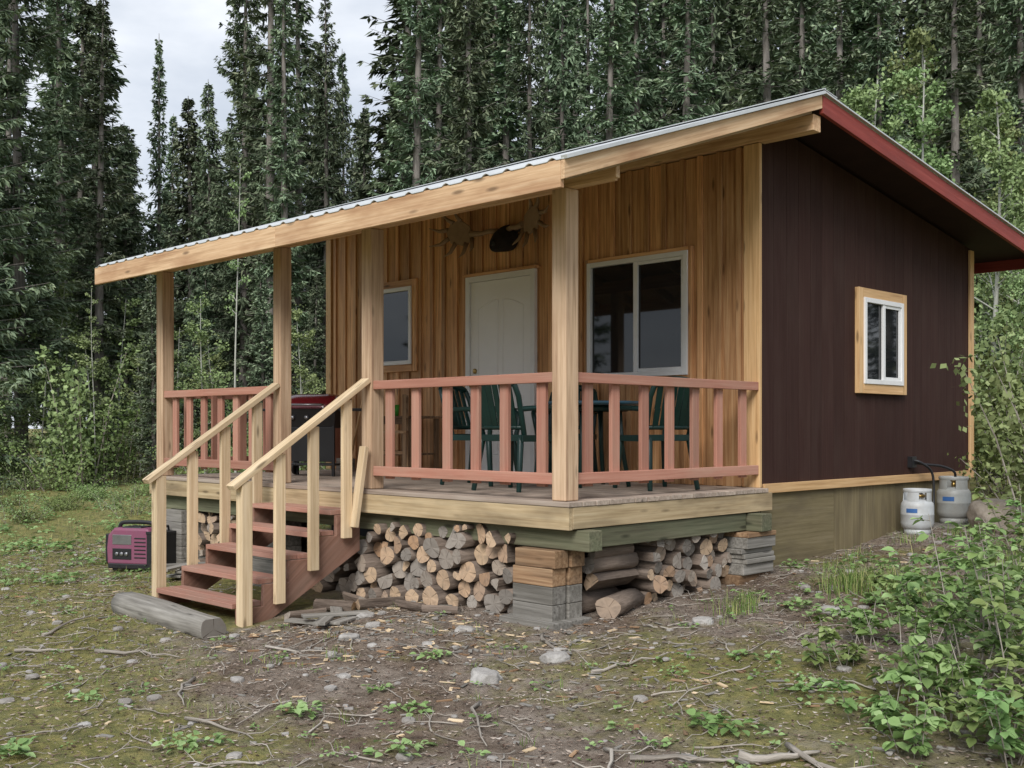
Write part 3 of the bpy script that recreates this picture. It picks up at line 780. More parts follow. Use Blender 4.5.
# ------------------------------------------------------------ chairs, table
def chair(loc,rz):
    b=MB(); 
    def leg(x,y,x2,y2): b.tube([(x,y,0.42),((x+x2)/2,(y+y2)/2,0.2),(x2,y2,0.0)],[0.028,0.024,0.02],8,0)
    for sx in (-1,1):
        leg(sx*0.21,0.2,sx*0.245,0.245); leg(sx*0.19,-0.2,sx*0.225,-0.27)
    n=8;vs=[];fs=[]
    for j in range(n+1):
        for i in range(n+1):
            u=i/n*2-1;v=j/n*2-1
            w=0.235-0.02*(1-v)/2
            vs.append((u*w,v*0.225,0.435-0.018*(1-u*u)*(1-v*v)-(0.03 if j==n else 0)))
    for j in range(n):
        for i in range(n): fs.append((j*(n+1)+i,j*(n+1)+i+1,(j+1)*(n+1)+i+1,(j+1)*(n+1)+i))
    b.add(vs,fs,0,smooth=True)
    b.box((0,0.225,0.415),(0.46,0.014,0.05),None,0);b.box((0.225,0,0.415),(0.014,0.45,0.05),None,0);b.box((-0.225,0,0.415),(0.014,0.45,0.05),None,0)
    b.box((0,-0.215,0.42),(0.43,0.02,0.05),None,0)
    def bp(u,h):
        return Vector((u*(0.205+0.02*h),-0.215-0.13*h+0.045*u*u,0.43+0.45*h))
    for sx in (-1,1):
        b.tube([bp(sx,0),bp(sx,0.35),bp(sx*0.99,0.7),bp(sx*0.9,0.9)],[0.022,0.022,0.022,0.022],8,0)
    top=[bp(sx_,0.9+0.1*(1-sx_*sx_*1.2)) for sx_ in (-0.9,-0.7,-0.45,-0.2,0,0.2,0.45,0.7,0.9)]
    b.tube(top,[0.024]+[0.03]*7+[0.024],8,0)
    b.tube([bp(u,0.16) for u in (-1,-0.5,0,0.5,1)],0.018,8,0)
    for u in (-0.70,-0.42,-0.14,0.14,0.42,0.70):
        for h0,h1 in ((0.14,0.5),(0.49,0.96)):
            p0=bp(u,h0);p1=bp(u*0.97,h1); b.beam(p0,p1,0.012,0.05,0,up=(1,0,0))
    for sx in (-1,1):
        pts=[bp(sx,0.48),Vector((sx*0.27,-0.12,0.655)),Vector((sx*0.285,0.05,0.66)),Vector((sx*0.275,0.19,0.64)),Vector((sx*0.25,0.235,0.56)),Vector((sx*0.225,0.22,0.42))]
        b.tube(curve(pts,20),0.021,8,0)
        b.box((sx*0.28,0.05,0.668),(0.05,0.3,0.014),None,0)
    s=b.obj('plastic_chair',[M_chair],None,0.002); s.location=loc; s.rotation_euler=(0,0,rz)
chair((-2.0,-1.35,DK+0.002),math.radians(-75)); chair((-1.2,-1.72,DK+0.002),math.radians(8)); chair((-0.50,-0.8,DK+0.002),math.radians(70))
chair((-1.75,-0.5,DK+0.002),math.radians(-150))
b=MB()
b.lathe([(0,0.69),(0.40,0.69),(0.43,0.70),(0.435,0.715),(0.42,0.725),(0,0.728)],(0,0,0),36,0)
for k in range(4):
    a=k*math.pi/2+0.4
    b.tube([(0.24*math.cos(a),0.24*math.sin(a),0.70),(0.27*math.cos(a),0.27*math.sin(a),0.35),(0.33*math.cos(a),0.33*math.sin(a),0.0)],[0.024,0.02,0.02],8,1)
b.lathe([(0.30,0.64),(0.31,0.64),(0.31,0.69),(0.30,0.69)],(0,0,0),30,1)
t=b.obj('patio_table',[M_tablet,M_chair]); t.location=(-1.15,-0.85,DK+0.002)
# ------------------------------------------------------------ grill
g0=empty('barbecue_grill',(-4.60,-1.3,DK)); g0.rotation_euler=(0,0,math.radians(30))
b=MB()
vs=[];fs=[];n=10;nx_=8
for i in range(nx_+1):
    u=i/nx_*2-1; x=u*0.33; k=(1-abs(u)**6*0.35)
    for j in range(n+1):
        a=math.pi*j/n; vs.append((x,0.22*math.cos(a)*k,0.70+0.16*math.sin(a)*k))
for i in range(nx_):
    for j in range(n): fs.append((i*(n+1)+j,i*(n+1)+j+1,(i+1)*(n+1)+j+1,(i+1)*(n+1)+j))
fs.append(tuple(range(n+1)));fs.append(tuple(range(nx_*(n+1),(nx_+1)*(n+1)))[::-1])
b.add(vs,fs,0,smooth=True)
b.obj('lid',[M_maroon],g0)
b=MB()
b.prism([(-0.33,-0.22,0.70),(0.33,-0.22,0.70),(0.29,-0.16,0.50),(-0.29,-0.16,0.50)],(0,0.40,0),0)
b.box((0.47,0,0.69),(0.26,0.38,0.025),None,0);b.box((-0.47,0,0.69),(0.26,0.38,0.025),None,0)
for sx in (-1,1):
    for sy in (-1,1): b.box((sx*0.28,sy*0.16,0.26),(0.03,0.03,0.52),None,0)
b.box((0,0,0.12),(0.6,0.36,0.02),None,0); b.box((0,-0.17,0.33),(0.56,0.012,0.36),None,0)
for sx in (-1,1): b.lathe([(0,-0.015),(0.07,-0.015),(0.075,0),(0.07,0.015),(0,0.015)],(sx*0.31,0.16,0.075),18,0,Matrix.Rotation(math.pi/2,4,'Y'))
b.obj('firebox_and_cart',[M_black],g0,0.005)
b=MB(); b.tube([(-0.2,-0.24,0.74),(-0.2,-0.28,0.74),(0.2,-0.28,0.74),(0.2,-0.24,0.74)],0.011,8,0)
for k in (-0.16,0,0.16): b.lathe([(0,0),(0.025,0),(0.022,0.03),(0,0.032)],(k,-0.19,0.61),14,0,Matrix.Rotation(math.pi/2,4,'X'))
b.obj('handle_and_knobs',[M_steel],g0)
b=MB()
for sx in (-0.27,0.27):
    for sy in (-0.18,0.18): b.box((sx,sy,0.3),(0.045,0.045,0.6),None,0)
for k in range(4): b.box((0,-0.165+0.11*k,0.615),(0.66,0.1,0.025),None,0)
for k in range(4): b.box((0,-0.165+0.11*k,0.22),(0.54,0.1,0.02),None,0)
b.box((0,-0.2,0.57),(0.54,0.02,0.06),None,0)
o=b.obj('wooden_side_table',[M_brownblk],None,0.003); o.location=(-4.15,-0.42,DK); 
b=MB(); b.lathe([(0,0),(0.033,0),(0.042,0.12),(0.039,0.12),(0.031,0.006),(0,0.006)],(0,0,0),20,0)
o=b.obj('plastic_cup',[M_cup]); o.location=(-4.25,-0.5,DK+0.63)
b=MB()
for sx in (-0.2,0.2):
    b.box((sx,0.2,0.23),(0.04,0.04,0.46),None,0); b.box((sx,-0.2,0.42),(0.04,0.04,0.84),None,0); b.box((sx,0,0.25),(0.025,0.38,0.03),None,0)
b.box((0,0,0.46),(0.46,0.44,0.03),None,0)
for z in (0.58,0.68,0.79): b.box((0,-0.2,z),(0.38,0.02,0.055),None,0)
o=b.obj('wooden_chair',[M_brownblk],None,0.004); o.location=(-3.85,-0.95,DK); o.rotation_euler=(0,0,2.4)
b=MB(); b.tube([(-5.3,-0.35,DK+0.02),(-5.22,-0.07,DK+1.35)],0.013,8,0); b.box((-5.31,-0.38,DK+0.08),(0.3,0.05,0.14),None,1)
b.obj('broom',[M_trim,M_stick])

# ------------------------------------------------------------ rocks
def rock(loc,s,name='rock',mat=M_rock,seed=0,mb=None):
    bm=bmesh.new(); bmesh.ops.create_icosphere(bm,subdivisions=4 if mb is None else 2,radius=1)
    o_=Vector((seed*3.1,seed*1.7,0))
    for v in bm.verts:
        p=v.co.copy(); d=1+0.28*noise.noise(p*1.1+o_)+0.12*noise.noise(p*3+o_)+0.04*noise.noise(p*9+o_)
        q=p*d; q.x=max(-.82,min(.82,q.x)); q.z=max(-.7,min(.72,q.z)); v.co=q
    vs=[(v.co.x*s[0],v.co.y*s[1],v.co.z*s[2]) for v in bm.verts]; fs=[[v.index for v in f.verts] for f in bm.faces]; bm.free()
    R=Matrix.Rotation(seed*1.3,3,'Z')
    vs=[R@Vector(v)+Vector(loc) for v in vs]
    if mb is None:
        m=MB(); m.add(vs,fs,0,smooth=True,r=0.1); return m.obj(name,[mat])
    mb.add(vs,fs,0,smooth=False,r=random.random())
for i,(x,y,s) in enumerate(((0.5,-3.1,.09),(0.49,-3.67,.11),(-.85,-3.64,.07),(.74,-1.9,.085),(-.41,-3.0,.07),(-1.1,-3.25,.06),(1.3,-1.2,.08),(-1.45,-3.05,.07))):
    rock((x,y,hfun(x,y)+s*0.05),(s*1.15,s*.8,s*.55),seed=i+1)
rock((0.78,3.0,hfun(.78,3.0)+0.14),(0.33,0.26,0.24),'boulder',M_boulder,seed=21)
def okpos(x,y,m=0.0):
    if -6.2-m<x<0.02+m and y>-2.45-m and y<4.4: return False
    if -3.6-m<x<-2.0+m and y>-3.85-m and y<-2.4: return False
    return True
def rnd_ground():
    while True:
        x=random.uniform(-9,6.5); y=random.uniform(-7.6,4)
        cx,d=inv(x,y)
        if d<3.2 or abs(cx)>d*0.53+.6 or d>14: continue
        if not okpos(x,y): continue
        return x,y
m=MB()
for i in range(700):
    x,y=rnd_ground(); s=random.choice([.008,.008,.012,.012,.018,.018,.025,.04]); rock((x,y,hfun(x,y)+s*0.15),(s*1.2,s*.9,s*.6),seed=i+40,mb=m)
m.obj('gravel_stones',[M_rock])
# ------------------------------------------------------------ twigs, chips, litter
m=MB()
def twig(m,x,y,L,r,a=None):
    a=random.uniform(0,6.28) if a is None else a; pts=[];n=7
    bend=random.uniform(-.8,.8)
    cxp,cyp=x-math.cos(a)*L/2,y-math.sin(a)*L/2
    for k in range(n):
        pts.append((cxp,cyp,hfun(cxp,cyp)+r*0.8+random.uniform(0,.015)))
        aa=a+bend*(k/(n-1)-.5)+random.uniform(-.28,.28)
        cxp+=math.cos(aa)*L/(n-1); cyp+=math.sin(aa)*L/(n-1)
    m.tube(pts,[r*(1-0.7*k/(n-1)) for k in range(n)],6,0,None,None,.15)
    if L>0.3:
        for _ in range(random.randint(1,4)):
            q=Vector(pts[random.randint(1,5)]); aa=a+random.choice([-1,1])*random.uniform(.4,1.0); l=L*random.uniform(.12,.3)
            m.tube([q,q+Vector((math.cos(aa)*l*.5,math.sin(aa)*l*.5,random.uniform(0.0,.03))),q+Vector((math.cos(aa+.3)*l,math.sin(aa+.3)*l,random.uniform(0.0,.05)))],[r*.45,r*.3,r*.12],5,0)
for i in range(1500):
    x,y=rnd_ground(); L=random.choice([.05,.08,.1,.12,.15,.2,.28,.38]); twig(m,x,y,L,0.002+L*0.008)
for (x,y,L,r,a) in ((2.35,-4.2,.6,.014,0.5),(2.9,-4.0,.7,.016,-.35),(2.1,-4.5,.5,.012,-.8),(0.2,-5.2,.6,.010,.1),(-.6,-4.9,.6,.012,-.5),(1.2,-4.3,.8,.010,-.6),(-1.9,-4.6,.8,.014,.3),(-2.6,-4.9,.5,.014,.7),(.3,-2.9,.45,.014,-.5),(2.6,-4.0,.35,.022,.9),(1.0,-3.0,.5,.012,1.2),(-.9,-4.0,.6,.010,.2),(-3.2,-4.5,.5,.014,1.9)):
    twig(m,x,y,L,r,a)
m.obj('fallen_twigs',[M_stick])
m=MB()
for i in range(1300):
    x,y=rnd_ground()
    if random.random()<0.5:
        x=random.gauss(-0.8,1.2); y=random.gauss(-3.2,0.6)
        if not okpos(x,y): continue
    m.box((x,y,hfun(x,y)+0.005),(random.uniform(.02,.10),random.uniform(.01,.028),random.uniform(.003,.008)),Matrix.Rotation(random.uniform(0,6.28),4,'Z')@Matrix.Rotation(random.uniform(-.25,.25),4,'X'),random.choice([0,1,1,2]))
m.obj('wood_chips',[M_brownblk,M_grey,M_newwood])
def litter(name,count,mat,smin,smax,wid):
    V=[];Q=[];R=[]
    for i in range(count):
        x,y=rnd_ground(); z=hfun(x,y)+random.uniform(.001,.010)
        a=random.uniform(0,6.28); L=random.uniform(smin,smax); w=L*random.uniform(*wid)
        dx,dy=math.cos(a)*L/2,math.sin(a)*L/2; ex,ey=-math.sin(a)*w/2,math.cos(a)*w/2
        t1=random.uniform(-.3,.3)*L; t2=random.uniform(-.3,.3)*w; k=len(V)
        V+=[(x-dx,y-dy,z-t1*.5+.002),(x+ex,y+ey,z+t2*.5),(x+dx,y+dy,z+abs(t1)*.6),(x-ex,y-ey,z-t2*.5+.002)]
        Q.append((k,k+1,k+2,k+3)); r=random.random()**1.2; R+=[r]*4
    place(npmesh(name,V,Q,[mat],None,R),name,(0,0,0))
litter('leaf_litter',60000,M_litter,0.010,0.040,(0.08,0.5))

# ------------------------------------------------------------ vegetation
def kites(P,D,Nn,L,W):
    n=len(P); L=L[:,None];W=W[:,None]
    a=P; b_=P+D*L*0.45+Nn*W; c=P+D*L; d=P+D*L*0.45-Nn*W
    V=np.stack([a,b_,c,d],1).reshape(-1,3); Q=np.arange(4*n).reshape(n,4); return V,Q
def norm(a): return a/np.maximum(np.linalg.norm(a,axis=1,keepdims=True),1e-6)
def tubes_np(mb):
    V=np.array(mb.V);F=[f for f in mb.F if len(f)==4]; return V,np.array(F),np.array(mb.R),np.array(mb.G)
def spruce(seed,H=14,R=1.25,bare=0.08,gap=0.0,dens=1.0,fat=1.0):
    rs=np.random.RandomState(seed); random.seed(seed)
    mb=MB(); lean=rs.uniform(-.2,.2,2)
    tp=[(lean[0]*t*t,lean[1]*t*t,H*t) for t in np.linspace(0,1,9)]
    mb.tube(tp,[0.15*(1-t)**0.8+0.012 for t in np.linspace(0,1,9)],8,1,r=0.3)
    Ps=[];Ds=[];Ns=[];Ls=[];Ws=[];Rn=[]
    z=H*bare
    while z<H*0.99:
        t=z/H
        pr=(1-t)**0.8*(0.6+0.4*min(1,(t-bare)/0.22+0.1))
        pr*=1+0.3*noise.noise(Vector((z*0.7,seed,0)))
        for k in range(rs.randint(4,7)):
            if rs.rand()<gap: continue
            az=rs.uniform(0,6.283); L=R*pr*rs.uniform(0.5,1.3)+0.07
            dead = t<bare+0.08 and rs.rand()<0.6
            out=np.array([math.cos(az),math.sin(az),0]); per=np.array([-math.sin(az),math.cos(az),0])
            up=0.6*(t-0.35) if t>0.35 else 0.7*(t-0.35)
            def path(s): return np.array([lean[0]*t*t,lean[1]*t*t,z])[None]+out[None]*(s*L)[:,None]+np.array([0,0,1.0])[None]*((up*s-0.34*s+0.30*s*s*s)*L)[:,None]
            sp=path(np.array([0,.5,1.0]))
            mb.tube([tuple(q) for q in sp],[0.016*L/1.2+.004,0.009,0.004],3,1,r=0.2)
            if dead: continue
            n=max(5,int(L/0.040*dens)); s=rs.uniform(0.10,1.0,n)**0.8
            base=path(s); tone=rs.uniform(-.2,.2)
            for side in (-1,1,0):
                d=out[None]*rs.uniform(.3,.9,(n,1))+per[None]*side*rs.uniform(.5,1.1,(n,1))+np.array([0,0,-1.0])[None]*rs.uniform(.0,.6 if side else 1.2,(n,1))+rs.normal(0,.2,(n,3))
                d=norm(d); nn=norm(np.cross(d,rs.normal(0,1,(n,3))*0.5+np.array([0,0,1.0])))
                l=(0.32*(1-0.6*s)*min(1,L/0.8+.25))*rs.uniform(.4,1.2,n)+0.04
                Ps.append(base+rs.normal(0,.02,(n,3)));Ds.append(d);Ns.append(nn);Ls.append(l*fat**.5);Ws.append((rs.uniform(.010,.024,n)+l*0.04)*fat)
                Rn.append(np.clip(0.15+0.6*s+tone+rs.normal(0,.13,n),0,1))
        z+=rs.uniform(.11,.24)*(1.0 if t<.8 else .7)
    V,Q=kites(np.concatenate(Ps),np.concatenate(Ds),np.concatenate(Ns),np.concatenate(Ls),np.concatenate(Ws))
    rr=np.repeat(np.concatenate(Rn),4)
    tv,tf,tr,tg=tubes_np(mb)
    VV=np.concatenate([V,tv]);QQ=np.concatenate([Q,tf+len(V)])
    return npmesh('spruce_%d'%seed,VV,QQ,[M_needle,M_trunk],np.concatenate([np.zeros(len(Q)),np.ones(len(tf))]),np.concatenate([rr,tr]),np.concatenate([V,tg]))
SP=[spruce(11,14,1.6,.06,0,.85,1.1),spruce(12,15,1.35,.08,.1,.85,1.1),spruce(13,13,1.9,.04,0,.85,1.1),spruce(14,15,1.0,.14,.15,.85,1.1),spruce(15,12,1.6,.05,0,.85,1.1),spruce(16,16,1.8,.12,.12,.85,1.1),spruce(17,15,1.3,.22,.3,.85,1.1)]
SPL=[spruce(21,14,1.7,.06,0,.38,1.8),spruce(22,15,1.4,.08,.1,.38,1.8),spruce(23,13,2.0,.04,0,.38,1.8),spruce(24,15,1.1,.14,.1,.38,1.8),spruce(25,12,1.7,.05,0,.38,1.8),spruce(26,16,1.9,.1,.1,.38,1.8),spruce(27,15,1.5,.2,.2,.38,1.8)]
SH=[14,15,13,15,12,16,15]
def decid(name,seed,H,spread,nl,leaf,trunkr,mat,tmat,start=0.3,nlimb=16):
    rs=np.random.RandomState(seed); random.seed(seed); mb=MB()
    pts=[]
    for k in range(8):
        t=k/7; pts.append((0.03*H*math.sin(3*t+seed)*t,0.03*H*math.cos(2.2*t+seed)*t,H*t*0.97))
    mb.tube(pts,[trunkr*(1-0.8*k/7) for k in range(8)],7,1,r=0.6)
    C=[]
    for i in range(nlimb):
        t=start+(0.97-start)*(i+rs.rand())/nlimb; az=rs.uniform(0,6.283)
        i0=min(6,int(t*7)); f=t*7-i0; q=np.array(pts[i0])*(1-f)+np.array(pts[i0+1])*f
        L=spread*rs.uniform(.55,1.1)*(1-0.65*max(0,(t-0.55)/0.45)); up=rs.uniform(.3,.9)
        d=np.array([math.cos(az),math.sin(az),up]); d/=np.linalg.norm(d)
        e=q+d*L+np.array([0,0,-.08*L]); mid=q+d*L*.5+np.array([0,0,.05*L])
        mb.tube([tuple(q),tuple(mid),tuple(e)],[trunkr*.35*(1-t*.5),trunkr*.22,trunkr*.08],4,1,r=0.6)
        for s in (.4,.6,.8,1.0): C.append((q+(e-q)*s,L*.24))
        for _ in range(3):
            dd=d+rs.normal(0,.6,3); dd/=np.linalg.norm(dd); s0=q+(e-q)*rs.uniform(.3,.9); e2=s0+dd*L*.4
            mb.tube([tuple(s0),tuple(e2)],[trunkr*.12,trunkr*.04],3,1,r=.5); C.append((e2,L*.18)); 
    C.append((np.array(pts[-1]),spread*.25))
    n=nl; idx=rs.randint(0,len(C),n); cen=np.array([C[i][0] for i in idx]); rad=np.array([C[i][1] for i in idx])
    P=cen+rs.normal(0,1,(n,3))*rad[:,None]*np.array([1,1,.7])*.75
    D=norm(rs.normal(0,1,(n,3))+np.array([0,0,-.4])); Nn=norm(np.cross(D,rs.normal(0,1,(n,3))+np.array([0,0,.6])))
    L=leaf*rs.uniform(.7,1.25,n)
    V,Q=kites(P,D,Nn,L,L*.36)
    ctone=rs.uniform(-.25,.25,len(C))[idx]
    rr=np.repeat(np.clip(0.5+ctone+rs.normal(0,.18,n),0,1),4)
    tv,tf,tr,tg=tubes_np(mb)
    return npmesh(name,np.concatenate([V,tv]),np.concatenate([Q,tf+len(V)]),[mat,tmat],np.concatenate([np.zeros(n),np.ones(len(tf))]),np.concatenate([rr,tr]),np.concatenate([V,tg]))
ASP=[decid('aspen_a',31,8,1.4,7000,.085,.07,M_leaf,M_aspen,.25,26),decid('aspen_b',32,9,1.1,5500,.085,.055,M_leaf,M_aspen,.35,24),decid('aspen_c',33,5,.8,2200,.075,.028,M_leaf,M_aspen,.2,18),decid('birch_stem',34,8,.6,650,.07,.038,M_leaf,M_aspen,.55,12)]
def bush(seed,H,W,nl,leaf,mat,nst=14):
    rs=np.random.RandomState(seed);random.seed(seed);mb=MB();C=[]
    for i in range(nst):
        az=rs.uniform(0,6.283);l=rs.uniform(.35,1.1)*H;o=rs.uniform(0,W*.35);lean=rs.uniform(.1,.65)*W
        b0=np.array([math.cos(az)*o,math.sin(az)*o,0]);e=b0+np.array([math.cos(az)*lean,math.sin(az)*lean,l]);mid=(b0+e)/2+np.array([0,0,.1*l])
        mb.tube([tuple(b0),tuple(mid),tuple(e)],[.012,.008,.003],4,1,r=.3)
        for s in np.linspace(.25,1,7):
            C.append(b0*(1-s)**2+2*mid*s*(1-s)+e*s*s)
    C=np.array(C);n=nl;idx=rs.randint(0,len(C),n)
    P=C[idx]+rs.normal(0,1,(n,3))*np.array([1,1,.7])*.08*W
    P[:,2]=np.abs(P[:,2])
    D=norm(rs.normal(0,1,(n,3))+np.array([0,0,.1]));Nn=norm(np.cross(D,rs.normal(0,1,(n,3))+np.array([0,0,.8])))
    L=leaf*rs.uniform(.6,1.25,n);V,Q=kites(P,D,Nn,L,L*.33)
    rr=np.repeat(np.clip(.5+rs.uniform(-.25,.25,len(C))[idx]+rs.normal(0,.15,n),0,1),4)
    tv,tf,tr,tg=tubes_np(mb)
    return npmesh('bush_%d'%seed,np.concatenate([V,tv]),np.concatenate([Q,tf+len(V)]),[mat,M_stick],np.concatenate([np.zeros(n),np.ones(len(tf))]),np.concatenate([rr,tr]),np.concatenate([V,tg]))
BU=[bush(41,1.4,1.1,1700,.075,M_leafd),bush(42,.8,1.1,1300,.065,M_leafd),bush(43,1.9,1.0,1500,.08,M_leaf,9),bush(44,1.5,1.3,600,.085,M_leaf,12)]
random.seed(99)
def put_spruce(px,d,topy,k,wide=1.0,name='spruce_tree',parent=None):
    x,y=bearing(px,d); Ht=1.35+(428-topy)/1100*d - hfun(x,y)
    s=Ht/SH[k]
    place((SP if d<30.5 else SPL)[k],name,(x,y,hfun(x,y)-0.1),random.uniform(0,6.28),(wide*(0.6+0.4*s),wide*(0.6+0.4*s),s),parent,random.uniform(-.02,.02))
hero=[(22,24,-180,5,1.0),(62,27,-90,0,1.0),(98,26,-10,6,.95),(-45,22,-200,2,1.0),(157,38,28,3,.7),(192,33,92,4,.9),(211,31,78,2,.6),
(243,30,-120,5,.8),(268,28,-200,6,.95),(300,33,-110,1,.95),(326,29,-10,2,.75),(345,36,45,0,.6),(126,36,120,4,.7),(60,36,-30,3,1),(5,30,-60,6,1),(80,33,-60,3,1.0),
(412,27,-150,6,1.0),(436,31,-100,1,1.0),(470,27,-130,0,.9),(500,33,-60,3,1.2),(530,29,-100,5,.8),(565,34,-60,2,.8),(605,28,-90,1,1.1),(640,31,-120,0,1),
(680,29,-150,6,1.1),(722,32,-100,2,.8),(775,26,-160,6,1.1),(800,31,-130,0,1),(838,28,-110,3,1.2),(880,33,-90,5,.9),(957,24,-150,6,1),(980,29,-130,0,1),(1030,25,-150,2,1),(392,40,85,4,.7),(170,42,110,1,.7),(285,26,-60,3,.9),(455,35,-90,2,.8),(550,38,-90,0,.9),(590,40,-110,5,.8),(660,38,-100,1,1),(700,36,-110,0,.9),(750,37,-100,1,1),(820,38,-110,2,.8),(900,38,-80,1,1),(930,34,-90,0,1)]
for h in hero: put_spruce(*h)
df=empty('distant_forest')
cnt=0
while cnt<95:
    px=random.uniform(-260,1300); d=random.uniform(33,50)
    top=random.uniform(-160,-20) if px>400 else random.uniform(-90,40)
    w_=random.uniform(.95,1.35)
    if 112<px<222: top=random.uniform(115,200)
    if 352<px<392: top=random.uniform(90,150); w_=.8
    if 222<=px<=352: top=random.uniform(10,120); w_=.8
    put_spruce(px,d,top,random.randint(0,6),w_,'forest_spruce',df); cnt+=1
for i in range(22):
    px=random.choice([random.uniform(-60,330),random.uniform(-60,330),random.uniform(960,1150)]); d=random.uniform(22,30); x,y=bearing(px,d); s=random.uniform(.16,.42)
    place(SPL[random.choice([0,2,4])],'forest_spruce',(x,y,hfun(x,y)),random.uniform(0,6.28),(s*1.1,s*1.1,s),df)
for i in range(32):
    a=random.uniform(math.radians(35),math.radians(325)); d=random.uniform(22,34)
    hx=math.radians(135)+a
    x=CAM[0]+math.cos(hx)*d; y=CAM[1]+math.sin(hx)*d
    if math.hypot(x+3,y-1)<15: continue
    k=random.randint(0,5); s=random.uniform(.7,.9)
    place(SPL[k],'forest_spruce',(x,y,hfun(x,y)-.1),random.uniform(0,6.28),(s*1.2,s*1.2,s),df)
for (px,d,top,k,w) in ((875,21,60,0,1.0),(930,23,40,1,1.1),(990,19,80,0,1.0),(1015,22,110,1,1),(236,19.5,150,3,.8),(60,25,270,2,1.2),(120,26,290,2,1.2),(205,24,290,2,1.1),(300,24,300,2,1.1),(20,24,300,2,1.3),(1040,17,200,0,.9),(850,26,110,1,1),(90,23,330,2,1.4),(180,27,320,2,1.3),(40,23,350,2,1.5),(140,25,350,2,1.5),(-10,22,330,2,1.3),(915,26,20,0,.9),(95,22.5,280,3,.8),(215,26,330,2,1.4),(300,27,340,2,1.5),(70,26,240,0,.7)):
    x,y=bearing(px,d); Ht=1.35+(428-top)/1100*d-hfun(x,y); s=Ht/(8,9,5,8)[k]
    place(ASP[k],'aspen_tree',(x,y,hfun(x,y)-.05),random.uniform(0,6.28),(s*w,s*w,s))
un=empty('undergrowth')
for i in range(125):
    px=random.uniform(-120,1150); 
    if px<345: d=random.uniform(22,33)
    else: d=random.uniform(17,28)
    x,y=bearing(px,d)
    if -7<x<1.2 and -3<y<5.6: continue
    k=random.randint(0,3); s=random.uniform(.4,1.1)
    place(BU[k],'bush',(x,y,hfun(x,y)-.03),random.uniform(0,6.28),(s*1.2,s*1.2,s),un)
for i in range(26):
    px=random.uniform(-20,150); d=random.uniform(15,23); x,y=bearing(px,d); s=random.uniform(.16,.4)
    place(BU[random.choice([1,1,3])],'bush',(x,y,hfun(x,y)-.02),random.uniform(0,6.28),(s*1.3,s*1.3,s),un)
for (px,d,s) in ((990,16,1.0),(1015,14,1.1),(1042,13,1.2),(1000,18,1.6),(1034,11.5,.8),(1065,10,1.0),(970,19,1.5),(85,22,1.4),(105,23,1.3),(200,22,.9),(65,21.5,1.0)):
    x,y=bearing(px,d); k=random.choice([0,1,2]); place(BU[k],'shrub',(x,y,hfun(x,y)-.03),random.uniform(0,6.28),(s,s,s))

def leaf(mb_V,mb_Q,mb_R,p,d,n,L,tone):
    d=Vector(d).normalized(); s=d.cross(Vector(n)).normalized(); u=s.cross(d).normalized()
    ts=(0,.25,.55,.85,1.0); ws=(0.02,.30,.36,.16,0.0)
    k=len(mb_V)
    for t,w in zip(ts,ws):
        c=Vector(p)+d*(t*L)-u*(0.18*L*t*t)
        mb_V.append(tuple(c-s*(w*L)+u*(w*L*.35))); mb_V.append(tuple(c)); mb_V.append(tuple(c+s*(w*L)+u*(w*L*.35)))
        mb_R.extend([tone,tone*0.85,tone])
    for i in range(4):
        a=k+3*i; mb_Q.append((a,a+1,a+4,a+3)); mb_Q.append((a+1,a+2,a+5,a+4))
def sapling(name,loc,H,nst,ls=.06,seed=0,spread=.5):
    random.seed(seed); V=[];Q=[];R=[];mb=MB()
    for i in range(nst):
        az=random.uniform(0,6.28);h=H*random.uniform(.5,1.0);o=random.uniform(0,.14)
        b0=Vector((math.cos(az)*o,math.sin(az)*o,0)); ln=random.uniform(.1,spread)*h
        e=b0+Vector((math.cos(az)*ln,math.sin(az)*ln,h)); m_=(b0+e)/2+Vector((0,0,.08*h))
        pt=lambda s:b0*(1-s)**2+m_*2*s*(1-s)+e*s*s
        mb.tube([pt(s) for s in (0,.3,.6,1)],[.007*H+.001,.005*H+.001,.003,.0015],5,1,r=.4)
        for s in [random.uniform(.2,1) for _ in range(int(9*h/.6)+4)]:
            q=pt(s); a2=random.uniform(0,6.28); bl=random.uniform(.05,.2)*h*(1.2-s*.7)+.02
            bd=Vector((math.cos(a2),math.sin(a2),random.uniform(.1,.7))).normalized(); e2=q+bd*bl
            mb.tube([q,e2],[.0022,.001],3,1,r=.4)
            for _ in range(random.randint(3,6)):
                t=random.uniform(.3,1); p=q+(e2-q)*t; a3=random.uniform(0,6.28)
                d=Vector((math.cos(a3),math.sin(a3),random.uniform(-.45,.3)))
                nrm=Vector((random.gauss(0,.35),random.gauss(0,.35),1))
                leaf(V,Q,R,p+d.normalized()*.008,d,nrm,ls*random.uniform(.5,1.25),max(0,min(1,random.gauss(.5,.24))))
    tv,tf,tr,tg=tubes_np(mb)
    V=np.array(V)
    me=npmesh(name,np.concatenate([V,tv]),np.concatenate([np.array(Q),tf+len(V)]),[M_leafb,M_stick],np.concatenate([np.zeros(len(Q)),np.ones(len(tf))]),np.concatenate([np.array(R),tr]),np.concatenate([V,tg]))
    return place(me,name,(loc[0],loc[1],hfun(*loc)-.01))
for i,(px,d,H,n_) in enumerate(((935,6.0,.72,7),(975,5.5,.9,9),(1015,5.1,.92,9),(1040,5.9,1.05,9),(1000,6.8,.85,9),(960,7.4,.45,6),(905,5.3,.50,6),(1050,4.6,.85,8),(870,6.5,.35,5),(985,4.7,.45,7),(1030,9,.5,6),(845,5.9,.28,5),(1035,7.8,.75,8),(950,5.0,.5,6),(1015,4.4,.45,7),(895,7.2,.4,5),(915,4.6,.28,5),(870,5.0,.24,5))):
    sapling('aspen_sapling',bearing(px,d),H,n_,seed=200+i)
random.seed(5)
V=[];Q=[];R=[]
